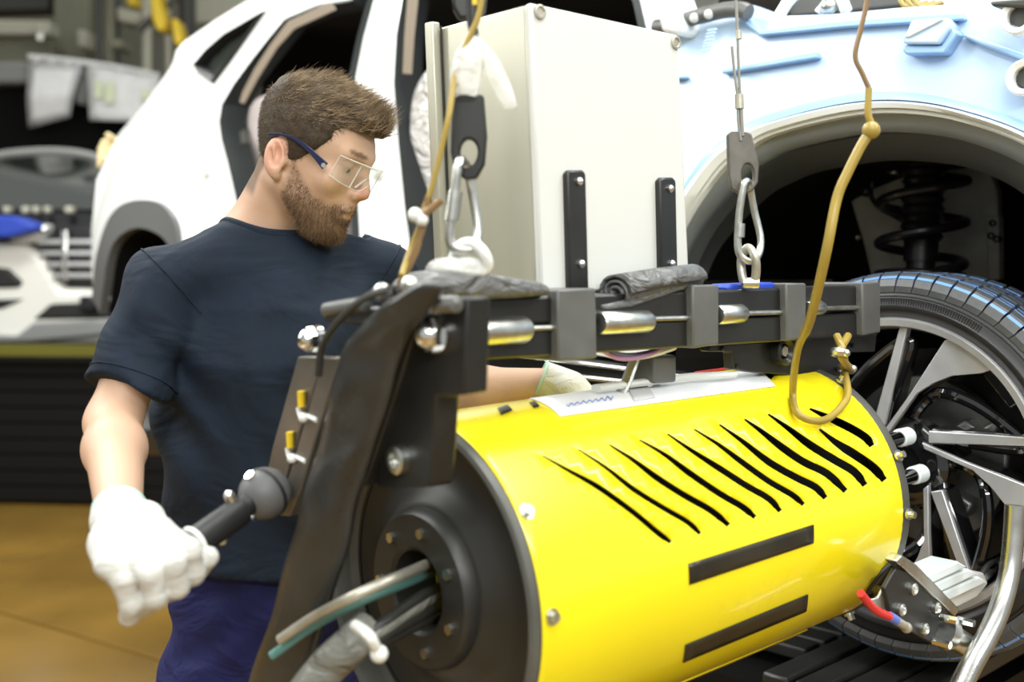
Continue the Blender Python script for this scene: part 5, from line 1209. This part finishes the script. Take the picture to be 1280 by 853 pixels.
hm = sm(hair_line(q), -0.002, 0.008)*sm(q[:, 1], -0.088, -0.070)*sm(-q[:, 0], 0.045, 0.055+0*q[:, 0])**(q[:, 1] < -0.05)*inhead
hm = hm*sm(np.linalg.norm((np.stack([q[:, 0], q[:, 1], aR], 1)-[-0.026, -0.010, 0.080])/[1, 1.5, 0.8], axis=1), 0.019, 0.024)
blend((0.13, 0.085, 0.055), hm*0.8)
blend((0.10, 0.06, 0.04), inhead*sm(-np.linalg.norm((np.stack([q[:, 0], q[:, 1]+(aR-0.03)*-0.05, aR], 1)-[0.070, 0.043, 0.030])/[1.6, 0.42, 2.2], axis=1), -0.0115, -0.007)*0.8)   # eyebrows
np_mesh('body', P, Q, M['skin'], person, col=np.clip(colv, 0, 1))
for s in (1, -1):
    c = hl(0.0555, 0.0190, 0.031*s); e = MB().ball(c, 0.0112, 20, HF).build('eye', M['eye'], person); MB().ball(c+HF*0.0085-HU*0.003, 0.0042, 14).build('iris', M['iris'], e)

# ---- hair: close cropped sides, long top swept forward into a quiff
def hair_sdf(p):
    q = head_local(p).astype(np.float32)
    d = skull(q)-0.0028; d = smin(d, ell(q, (-0.012, 0.035, 0), (0.083, 0.068, 0.070))-0.0028, 0.02)
    d = smin(d, ell(q, (-0.064, 0.062, 0), (0.046, 0.048, 0.050)), 0.02)
    top = chain(q, [(-0.070, 0.086, 0), (-0.030, 0.100, 0), (0.015, 0.098, 0), (0.046, 0.094, 0), (0.064, 0.091, 0)], [0.030, 0.026, 0.026, 0.024, 0.019], 0.02)
    top2 = np.minimum(chain(q*np.array([1, 1, 1], np.float32), [(-0.06, 0.078, 0.030), (0.0, 0.090, 0.034), (0.052, 0.087, 0.026)], [0.026, 0.022, 0.018], 0.02), chain(q, [(-0.06, 0.078, -0.030), (0.0, 0.090, -0.034), (0.052, 0.087, -0.026)], [0.026, 0.022, 0.018], 0.02))
    d = smin(d, smin(top, top2, 0.02), 0.016)
    F, U, R = q[..., 0], q[..., 1], np.abs(q[..., 2])
    cut = np.interp(U, [-0.085, -0.05, -0.02, 0.0, 0.015, 0.027, 0.047, 0.062, 0.072, 0.080, 0.12], [-0.050, -0.052, -0.044, 0.004, 0.016, 0.025, 0.036, 0.034, 0.040, 0.110, 0.16])
    d = smax(d, (F-cut).astype(np.float32)*0.8, 0.006); d = smax(d, (-0.084-U), 0.01)
    ear = ell(np.stack([F, U, R], -1), (-0.030, -0.006, 0.082), (0.020, 0.032, 0.020)); d = smax(d, -ear, 0.004)
    return (d+(0.0016*np_noise(q, 260, 5)+0.0022*np_noise(q, 120, 15))*(U > 0.045)).astype(np.float32)
P, Q = mesh_sdf(hair_sdf, HO-0.17, HO+0.17, 0.0028)
q = head_local(P); hc = np.array([0.050, 0.034, 0.021])
np_mesh('hair', P, Q, M['hair'], person, col=np.clip(hc*(1+0.25*np_noise(q, 300, 8))[:, None], 0, 1))
hair_ob = bpy.context.scene.objects['hair']
def strands(name, roots, dirs, lens, curl, rad, colr, parent, seg=3):
    n = len(roots); t = np.linspace(0, 1, seg+1); P = roots[:, None]+dirs[:, None]*(lens[:, None]*t)[..., None]+curl[:, None]*((lens[:, None]*t*t)[..., None])
    d = P[:, -1]-P[:, 0]; d /= np.linalg.norm(d, axis=1, keepdims=True)+1e-9
    a = np.cross(d, np.array([0.3, -0.8, 0.52])); a /= np.linalg.norm(a, axis=1, keepdims=True)+1e-9; b = np.cross(d, a)
    rr = rad[:, None]*(1-0.85*t); V = []
    for k in range(3):
        o = a*math.cos(k*2.0944)+b*math.sin(k*2.0944); V.append(P+o[:, None]*rr[..., None])
    V = np.stack(V, 2)      # n, seg+1, 3, 3
    base = (np.arange(n)*(seg+1)*3)[:, None]; F = []
    for s in range(seg):
        for k in range(3): F.append(base+np.array([[s*3+k, s*3+(k+1) % 3, s*3+3+(k+1) % 3, s*3+3+k]]))
    F = np.stack(F, 1).reshape(-1, 4)
    return np_mesh(name, V.reshape(-1, 3), F, M['hair'], parent, col=np.repeat(colr, (seg+1)*3, 0), kind='stuff')
def sample(P, Q, n, w):
    c = P[Q].mean(1); e1 = P[Q[:, 1]]-P[Q[:, 0]]; e2 = P[Q[:, 3]]-P[Q[:, 0]]; nn = np.cross(e1, e2); ar = np.linalg.norm(nn, axis=1); nn /= ar[:, None]+1e-12
    pr = ar*w(c); i = RNG.choice(len(Q), n, p=pr/pr.sum()); u, v = RNG.random((2, n, 1))
    return P[Q[i, 0]]+e1[i]*u+e2[i]*v, nn[i]
def orient(pts, nn):   # normals outwards from the head
    s = np.sign(((pts-(HO+HU*0.02-HF*0.01))*nn).sum(1)); return nn*s[:, None]
n = 15000
R_, N_ = sample(P, Q, n, lambda c: 0.15+1.0*(head_local(c)[:, 1] > -0.07)); N_ = orient(R_, N_); q = head_local(R_)
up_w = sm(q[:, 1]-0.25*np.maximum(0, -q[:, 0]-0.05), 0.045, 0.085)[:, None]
front = sm(q[:, 0], 0.03, 0.08)[:, None]; flow = (HF[None]*(0.95-0.80*front)+HU[None]*(0.12+0.45*front)+HR[None]*(RNG.normal(size=(n, 1))*0.22))
down = -HU[None]*0.55+HF[None]*-0.05
dirs = N_*(0.42-0.20*up_w)*(1-0.6*front)+flow*up_w*0.85+down*(1-up_w)*0.45+RNG.normal(size=(n, 3))*0.16; dirs /= np.linalg.norm(dirs, axis=1, keepdims=True)
lens = (0.0050+0.012*up_w[:, 0]+0.001*front[:, 0])*RNG.uniform(0.6, 1.2, n)
clump = np_noise(R_-HO, 190, 21)[:, None]; dirs = dirs+HR[None]*clump*0.35*up_w+N_*np_noise(R_-HO, 150, 22)[:, None]*0.25*up_w
curl = (HU[None]*(0.30-0.05*front)+RNG.normal(size=(n, 3))*0.12)*up_w-HU[None]*0.15*(1-up_w)
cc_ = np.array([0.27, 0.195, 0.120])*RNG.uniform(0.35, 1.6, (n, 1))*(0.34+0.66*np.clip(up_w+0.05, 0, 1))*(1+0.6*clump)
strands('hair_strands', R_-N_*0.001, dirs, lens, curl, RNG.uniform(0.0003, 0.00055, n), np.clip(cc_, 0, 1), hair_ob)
# ---- beard
def beard_sdf(p): return head_sdf(p)-0.0012
P, Q = mesh_sdf(beard_sdf, HO-0.15, HO+0.15, 0.0032)
n = 6500
R_, N_ = sample(P, Q, n, lambda c: beard_mask(head_local(c))**1.5+1e-9); N_ = orient(R_, N_); q = head_local(R_)
mm = beard_mask(q); keep = mm > 0.12; R_, N_, q, mm = R_[keep], N_[keep], q[keep], mm[keep]; n = len(R_)
dirs = N_*0.75-HU[None]*0.75+HF[None]*0.18+RNG.normal(size=(n, 3))*0.25; dirs /= np.linalg.norm(dirs, axis=1, keepdims=True)
lens = (0.0032+0.0060*sm(-q[:, 1], 0.02, 0.08))*mm*RNG.uniform(0.7, 1.25, n)
cc_ = np.array([0.17, 0.105, 0.058])*RNG.uniform(0.35, 2.0, (n, 1))
strands('beard', R_-N_*0.002, dirs, lens, -HU[None]*0.2+RNG.normal(size=(n, 3))*0.12, RNG.uniform(0.00022, 0.00038, n), np.clip(cc_, 0, 1), person)

# ---- safety glasses: navy temples, clear wrap lens with side shields
gl = thing('safety_glasses', tuple(hl(0.07, 0.02)), None, None); gl.parent = person; gl.location = Vector(hl(0.07, 0.02))-worldpos(person); gl['label'] = 'clear safety glasses with navy temples'
for s in (1, -1):
    c = spline([hl(-0.050, 0.016, 0.0800*s), hl(-0.034, 0.0230, 0.0815*s), hl(-0.013, 0.0270, 0.0815*s), hl(0.010, 0.0245, 0.0805*s), hl(0.032, 0.018, 0.079*s), hl(0.050, 0.011, 0.0765*s)], 5)
    m_ = len(c); V = []
    for i, p in enumerate(c):
        u = i/(m_-1); t_ = Vector(c[min(i+1, m_-1)]-c[max(i-1, 0)]).normalized(); w = Vector(HR)*s; upv = w.cross(t_).normalized(); hh = 0.0015+0.0046*u**2.2; th = 0.0012
        V += [p+upv*hh-w*th, p+upv*hh+w*th, p-upv*hh+w*th, p-upv*hh-w*th]
    mb = MB().add(V, [(i*4+k, i*4+(k+1) % 4, i*4+4+(k+1) % 4, i*4+4+k) for i in range(m_-1) for k in range(4)]+[(0, 1, 2, 3), tuple((m_-1)*4+k for k in range(4))])
    mb.build('temple', M['temple'], gl, bevel=0.0006)
    pv = Vector(hl(0.048, 0.0115, 0.0785*s)); w = Vector(HR)*s; MB().cyl(pv-w*0.003, pv+w*0.0012, 0.0034, 16).build('hinge_screw', M['zinc'], gl)
def lens_pt(u, v):      # u -1..1 across the face, v 0..1 up
    a = u*1.10; x = 0.030+0.066*math.cos(a); r = 0.074*math.sin(a); r = math.copysign(abs(r)**1.0, r)
    return hl(x-0.004*(1-v), -0.006+0.040*v+0.008*abs(u)**3*(1-v)+0.012*(1-min(1, abs(u)*4))*(1-v)*1.2, r)
nu, nv = 28, 8; V = [lens_pt(-1+2*i/nu, j/nv) for j in range(nv+1) for i in range(nu+1)]
o = MB().add(V, [(j*(nu+1)+i, j*(nu+1)+i+1, (j+1)*(nu+1)+i+1, (j+1)*(nu+1)+i) for j in range(nv) for i in range(nu)]).build('lens', M['lens'], gl); o.modifiers.new('t', 'SOLIDIFY').thickness = 0.0016
edge = [lens_pt(-1+2*i/nu, 1) for i in range(nu+1)]+[lens_pt(1, 1-j/6) for j in range(1, 7)]+[lens_pt(1-2*i/nu, 0) for i in range(1, nu+1)]+[lens_pt(-1, j/6) for j in range(1, 6)]
MB().tube(edge, 0.00055, 6, closed=True).build('lens_edge', M['lens_edge'], gl)
for u in (-0.52, 0.52): MB().tube([lens_pt(u, j/6) for j in range(7)], 0.0009, 6).build('lens_edge', M['lens_edge'], gl)
MB().tube([lens_pt(-1+2*i/nu, 0.98)+HF*0.006*(1-abs(-1+2*i/nu)) for i in range(nu+1)], 0.0014, 6, flat=(2.2, .7)).build('brow_guard', M['lens_edge'], gl)
for s in (1, -1): MB().tube(spline([hl(0.086, 0.014, 0.004*s), hl(0.082, 0.004, 0.010*s), hl(0.078, -0.004, 0.013*s)], 4), 0.0018, 6).build('nose_pad', M['lens_edge'], gl)

# ---- t-shirt
cx, cy = float(NB_[0]), float(NB_[1])
hem = 1.010
SEr = (SHR*0.40+ELR*0.60); SEl = (SHL*0.40+ELL*0.60)
def shirt_sdf(p):
    z = p[..., 2]; inner_ = []
    d = lofted(p, [(0.90, cx+0.005, cy+0.0, 0.168, 0.115), (1.05, cx+0.003, cy, 0.165, 0.115), (1.20, cx+0.004, cy-0.005, 0.170, 0.122), (1.32, cx, cy-0.008, 0.176, 0.128), (1.40, cx, cy-0.002, 0.170, 0.118), (1.455, cx, cy+0.005, 0.120, 0.095), (1.50, cx, cy+0.01, 0.08, 0.07)], TY, 2.3)
    sh = smin(caps(p, NB_+np.array([0, 0.0, -0.030]), SHR+np.array([0.008, 0, 0.0]), 0.070, 0.060), caps(p, NB_+np.array([0, 0, -0.030]), SHL+np.array([-0.008, 0, 0]), 0.070, 0.064), 0.03)
    d = smin(d, sh, 0.045)
    for S, E, Wr in ((SHR, ELR, WRR), (SHL, ELL, WRL)):
        ax = (E-S)/np.linalg.norm(E-S); e = S+ax*0.175
        sl = caps(p, S, S+ax*0.26, 0.058, 0.057); tt = (p-A3(S))@A3(ax)
        cutp = tt-0.165-0.02*((p-A3(S))@A3((1, 0, 0)))
        sl = np.maximum(sl, cutp.astype(np.float32)); d = smin(d, sl, 0.016); inner_.append(np.maximum(arm_sdf(p, S, E, Wr)-0.004, cutp.astype(np.float32)))
    tr = A3((cx, cy, 1.2)); r = p-tr
    # soft drag folds from the arm pits and along the waist
    dg = r[..., 0]*0.75+r[..., 2]*0.65; f1_ = np.sin(dg*58+2.4*np.sin(r[..., 2]*13+r[..., 0]*9))*0.0066*sm(np.abs(r[..., 0]), 0.0, 0.10)
    f2_ = np.sin((r[..., 2]*0.9-r[..., 0]*0.5)*44+1.8*np.sin(r[..., 0]*20))*0.0036
    d = d+((f1_+f2_)*(1-0.65*sm(np.abs(r[..., 0]), 0.13, 0.19))).astype(np.float32)
    for e_ in inner_: d = np.minimum(d, e_)
    d = np.maximum(d, (hem-z).astype(np.float32))
    # neck opening
    nb = NB_+np.array([0.003, -0.004, 0.0]); nd = (NT_-NB_)/np.linalg.norm(NT_-NB_)
    d = np.maximum(d, -caps(p, nb-nd*0.02, nb+nd*0.2, 0.063, 0.066)); 
    pl = (p-A3(nb+np.array([0, 0, 0.010])))@A3((0.10, 0.32, 0.94)/np.linalg.norm((0.10, 0.32, 0.94)))
    d = smax(d, np.where(np.linalg.norm(p-A3(nb), axis=-1) < 0.16, pl-0.012, -1).astype(np.float32), 0.004)
    return d.astype(np.float32)
P, Q = mesh_sdf(shirt_sdf, (-0.72, 1.42, 0.96), (0.12, 2.05, 1.56), 0.0042)
shirt = np_mesh('t_shirt', P, Q, M['fabric'], person)
shirt.modifiers.new('s', 'SMOOTH').iterations = 2
# collar band, sleeve and hem stitching follow the cloth
nd = Vector((NT_-NB_)/np.linalg.norm(NT_-NB_)); nb = Vector(NB_)+Vector((0.003, -0.004, 0.0)); ex = nd.orthogonal().normalized(); ey = nd.cross(ex); loop = []
for k in range(56):
    q_ = 2*PI*k/56; v = ex*math.cos(q_)+ey*math.sin(q_); ts = np.linspace(-0.09, 0.09, 120); line = np.array([nb+v*0.067+nd*float(t_) for t_ in ts], np.float32)
    ins = np.where(shirt_sdf(line) < 0)[0]; t_ = ts[ins[-1]] if len(ins) else 0.0; loop.append(t_)
loop = [sum(loop[(k+j) % 56] for j in range(-3, 4))/7 for k in range(56)]
loop = [nb+(ex*math.cos(2*PI*k/56)+ey*math.sin(2*PI*k/56))*0.0655+nd*(t_-0.002) for k, t_ in enumerate(loop)]
MB().tube(loop, 0.0075, 8, closed=True, flat=(.55, 1.1)).build('collar_band', M['fabric'], shirt)
def cloth_loop(c, ax, r0=0.02, r1=0.13, n=44, rmax=0.085):
    """points where rays in the plane across ax leave the cloth"""
    c = Vector(c); ax = Vector(ax).normalized(); ex = ax.orthogonal().normalized(); ey = ax.cross(ex); out = []; rs = np.linspace(r0, r1, 90)
    for k in range(n):
        v = ex*math.cos(2*PI*k/n)+ey*math.sin(2*PI*k/n); line = np.array([c+v*float(r) for r in rs], np.float32); ins = np.where(shirt_sdf(line) >= 0)[0]
        out.append(c+v*float(rs[ins[0]]) if len(ins) and rs[ins[0]] < rmax else None)
    return out
for S, E in ((SHR, ELR), (SHL, ELL)):
    ax = (E-S)/np.linalg.norm(E-S)
    lp = [p for p in cloth_loop(S+ax*0.147, ax) if p is not None]
    if len(lp) > 30: MB().tube(lp, 0.0011, 6, closed=True).build('sleeve_stitching', M['fabric'], shirt)
    ax2 = ax+np.array([-0.75 if S is SHR else 0.75, 0, 0.0]); lp = cloth_loop(S+np.array([0.012 if S is SHR else -0.012, 0, 0]), ax2, rmax=0.095)
    best = []; cur = []
    for p in lp+lp:
        if p is None: cur = []
        else:
            cur.append(p)
            if len(cur) > len(best) and len(cur) <= len(lp): best = list(cur)
    if len(best) > 6: MB().tube(best, 0.0014, 6).build('armhole_seam', M['fabric'], shirt)
# ---- trousers and shoes
def trouser_sdf(p):
    z = p[..., 2]
    d = lofted(p, [(0.74, cx+0.008, cy+0.005, 0.150, 0.115), (0.90, cx+0.006, cy+0.005, 0.152, 0.112), (1.05, cx, cy+0.005, 0.146, 0.10)], TY, 2.2)
    c, s = math.cos(TY), math.sin(TY)
    for sg in (-1, 1):
        hx, hy = cx+sg*0.088*c, cy+sg*0.088*s; leg = chain(p, [(hx, hy, 0.82), (hx+sg*0.02, hy-0.01, 0.48), (hx+sg*0.03, hy+0.02, 0.075)], [0.080, 0.070, 0.060], 0.03); d = smin(d, leg, 0.04)
    d = np.maximum(d, 0.035-z); r = p-A3((cx, cy, 0.8))
    return (d+0.003*np.sin((r[..., 2]+0.5*r[..., 0])*55+2*np.sin(r[..., 0]*25))*sm(-np.abs(z-0.85), -0.5, 0)+0.0015*np.sin((r[..., 2]-0.8*r[..., 0])*90)).astype(np.float32)
P, Q = mesh_sdf(trouser_sdf, (cx-0.30, cy-0.24, 0.02), (cx+0.30, cy+0.26, 1.04), 0.007)
np_mesh('trousers', P, Q, M['trousers'], person)
for sg in (-1, 1):
    hx, hy = cx+sg*(0.088+0.03)*math.cos(TY), cy+sg*0.118*math.sin(TY)+0.02; fd = Vector((0.3, -0.95, 0)).normalized()
    P, Q = mesh_sdf(lambda p: np.maximum(smin(caps(p, (hx, hy, 0.06), (hx, hy, 0.13), 0.05, 0.05), caps(p, (hx-fd.x*0.03, hy-fd.y*0.03, 0.042), (hx+fd.x*0.17, hy+fd.y*0.17, 0.036), 0.044, 0.04), 0.03), 0.001-p[..., 2]), (hx-0.3, hy-0.3, -0.02), (hx+0.3, hy+0.3, 0.2), 0.008)
    np_mesh('shoe', P, Q, M['shoe'], person)

# ---- gloves: five separate fingers closed round the handle
hh = np.array(ax_h); g0 = np.array(hd1+ax_h*0.046)     # middle of the fist on the grip
wr = WRR; back = -np.array(ray(200, 690).normalized())  # towards the camera
pd = (g0-wr); pd -= hh*(pd@hh); pd /= np.linalg.norm(pd)    # from the wrist towards the grip
nb_ = np.cross(hh, pd); nb_ = nb_ if nb_@back > 0 else -nb_     # back of the hand
GR = 0.0175; fdir = (WRR-ELR)/np.linalg.norm(WRR-ELR)
def glove_sdf(p):
    d = chain(p, [wr-fdir*0.03, wr, wr+(g0-wr)*0.25], [0.0300, 0.0295, 0.031], 0.02); d = np.maximum(d, (-0.026-(p-A3(wr))@A3(fdir)).astype(np.float32))
    kn = []
    for i, (t, rr, ln) in enumerate(((-0.035, 0.0126, 1.0), (-0.011, 0.0130, 1.06), (0.0125, 0.0126, 0.80), (0.029, 0.0120, 0.20))):
        base = g0+hh*t
        K = base+nb_*(GR+0.016)-pd*0.004                    # knuckle, over the grip
        Pp = base+nb_*(GR+0.004)*0.75+pd*(GR+0.017)*ln      # first joint, below
        Dd = base-nb_*(GR+0.006)*0.55+pd*(GR+0.012)*ln      # second joint, behind
        Tt = base-nb_*(GR+0.012)-pd*0.006                   # tip behind the grip
        kn.append(K); fg = chain(p, [K, Pp, Dd, Tt], [rr*1.08, rr*1.02, rr*0.97, rr*0.9], 0.005); d = smin(d, fg, 0.0018)
        d = smin(d, caps(p, wr+(g0-wr)*0.25+hh*t*0.75, K-pd*0.006, 0.026, 0.0150), 0.012)
    ix = kn[0]
    th = chain(p, [wr+(g0-wr)*0.30+hh*-0.02-nb_*0.014, g0+hh*-0.048-nb_*(GR+0.004)-pd*0.022, g0+hh*-0.056-nb_*(GR+0.004)+pd*0.006, g0+hh*-0.058-nb_*(GR-0.010)+pd*0.030], [0.019, 0.0155, 0.0138, 0.0118], 0.008)
    d = smin(d, th, 0.006)
    return (d+0.0008*np_noise(p, 130, 4)).astype(np.float32)
P, Q = mesh_sdf(glove_sdf, np.minimum(wr, g0)-0.11, np.maximum(wr, g0)+0.11, 0.0026)
gv = np_mesh('glove', P, Q, M['glove'], person)
wa = Vector(fdir); ex = wa.orthogonal().normalized(); ey = wa.cross(ex); wc = Vector(wr)-wa*0.010
MB().tube([wc-wa*0.016+(ex*math.cos(2*PI*k/36)+ey*math.sin(2*PI*k/36))*0.0306 for k in range(36)], 0.0024, 8, closed=True).build('cuff_edge', M['cuff'], gv, label='pale green cuff edge')
# left hand, half hidden behind the drum
w2 = WRL; dr = np.array([0.93, 0.02, -0.36]); dr /= np.linalg.norm(dr); sd = np.array([0.02, -1, 0.0]); dn = np.cross(dr, sd); dn = dn if dn[2] < 0 else -dn
def glove2(p):
    d = np.maximum(chain(p, [w2-dr*0.04, w2+dr*0.03], [0.031, 0.033], 0.02), -0.02-(p-A3(w2))@A3(dr))
    for i, t in enumerate((-0.034, -0.011, 0.012, 0.033)):
        K = w2+dr*0.085+sd*t; a = K+dr*0.036+dn*0.018; b = a+dr*0.008+dn*0.026; c = b-dr*0.016+dn*0.012
        d = smin(d, caps(p, w2+dr*0.025+sd*t*0.6, K, 0.020, 0.0155), 0.014); d = smin(d, chain(p, [K, a, b, c], [0.0145, 0.013, 0.012, 0.011], 0.005), 0.0055)
    th = chain(p, [w2+dr*0.03+sd*0.02, w2+dr*0.06+sd*0.048+dn*0.012, w2+dr*0.088+sd*0.050+dn*0.026], [0.017, 0.0145, 0.0118], 0.006)
    return smin(d, th, 0.006)
P, Q = mesh_sdf(glove2, w2-0.15, w2+0.18, 0.0032)
gv2 = np_mesh('glove', P, Q, M['glove'], person)
wa = Vector(dr); ex = wa.orthogonal().normalized(); ey = wa.cross(ex); MB().tube([Vector(w2)-wa*0.02+(ex*math.cos(2*PI*k/36)+ey*math.sin(2*PI*k/36))*0.0312 for k in range(36)], 0.0022, 8, closed=True).build('cuff_edge', M['cuff'], gv2, label='pale green cuff edge')

# ---- second worker, almost hidden behind the car's tail: only a gloved hand shows
hp_ = np.array(at(137, 184, 5.3)); bx = hp_+np.array([0.42, 0.45, 0]); 
def person2(p):
    d = lofted(p, [(0.9, bx[0], bx[1], 0.16, 0.11), (1.3, bx[0], bx[1], 0.19, 0.12), (1.5, bx[0], bx[1], 0.08, 0.07)], 0.0)
    d = smin(d, ell(p, (bx[0], bx[1], 1.66), (0.078, 0.095, 0.115)), 0.04); d = smin(d, caps(p, (bx[0], bx[1], 1.45), (bx[0], bx[1], 1.62), 0.055, 0.05), 0.03)
    s_ = np.array([bx[0]-0.17, bx[1], 1.44]); e_ = np.array([bx[0]-0.22, bx[1]-0.10, 1.56]); d = smin(d, chain(p, [s_, e_, hp_+np.array([0.06, 0.06, -0.03])], [0.055, 0.045, 0.033], 0.03), 0.03)
    s_ = np.array([bx[0]+0.19, bx[1], 1.44]); d = smin(d, chain(p, [s_, s_+np.array([0.05, -0.05, -0.28]), s_+np.array([0.0, -0.2, -0.45])], [0.055, 0.045, 0.033], 0.03), 0.03)
    for sg in (-1, 1): d = smin(d, chain(p, [(bx[0]+sg*0.09, bx[1], 0.92), (bx[0]+sg*0.1, bx[1], 0.5), (bx[0]+sg*0.1, bx[1]+0.02, 0.05)], [0.09, 0.07, 0.05], 0.03), 0.04)
    return np.maximum(d, 0.002-p[..., 2])
t = thing('person', (float(bx[0]), float(bx[1]), 0), 'worker hidden behind the white car tail, only a cream gloved hand showing', 'person')
P, Q = mesh_sdf(person2, (bx[0]-0.75, bx[1]-0.75, -0.02), (bx[0]+0.5, bx[1]+0.4, 1.85), 0.015)
np_mesh('body', P, Q, M['maroon'], t)
def glove3(p):
    d = sph(p, hp_+np.array([0.04, 0.04, -0.01]), 0.042)
    for i in range(4):
        b_ = hp_+np.array([0.02, 0.03-0.004*i, 0.035-0.026*i]); d = smin(d, chain(p, [b_, b_+np.array([-0.045, -0.03, -0.012]), b_+np.array([-0.065, -0.03, -0.045])], [0.016, 0.014, 0.012], 0.006), 0.007)
    return smin(d, chain(p, [hp_+np.array([0.04, 0.0, 0.02]), hp_+np.array([0.01, -0.05, 0.05])], [0.018, 0.013]), 0.008)
P, Q = mesh_sdf(glove3, hp_-0.15, hp_+0.15, 0.005)
np_mesh('glove', P, Q, M['glove_yellow'], t)

# alike things share a group
for base, g in (('pipe', 'service pipes at the upper left'), ('machine_housing', 'small housings on the hall steelwork'), ('duct', 'air ducts at the upper left'), ('paper_sheet', 'paper sheets on the clip rail'),
                ('wire_rope_hanger', 'wire rope hangers over the machine'), ('air_hose', 'amber air hoses'), ('person', 'line workers')):
    for o in COL.objects:
        if o.parent is None and o.name.split('.')[0] == base: o['group'] = g
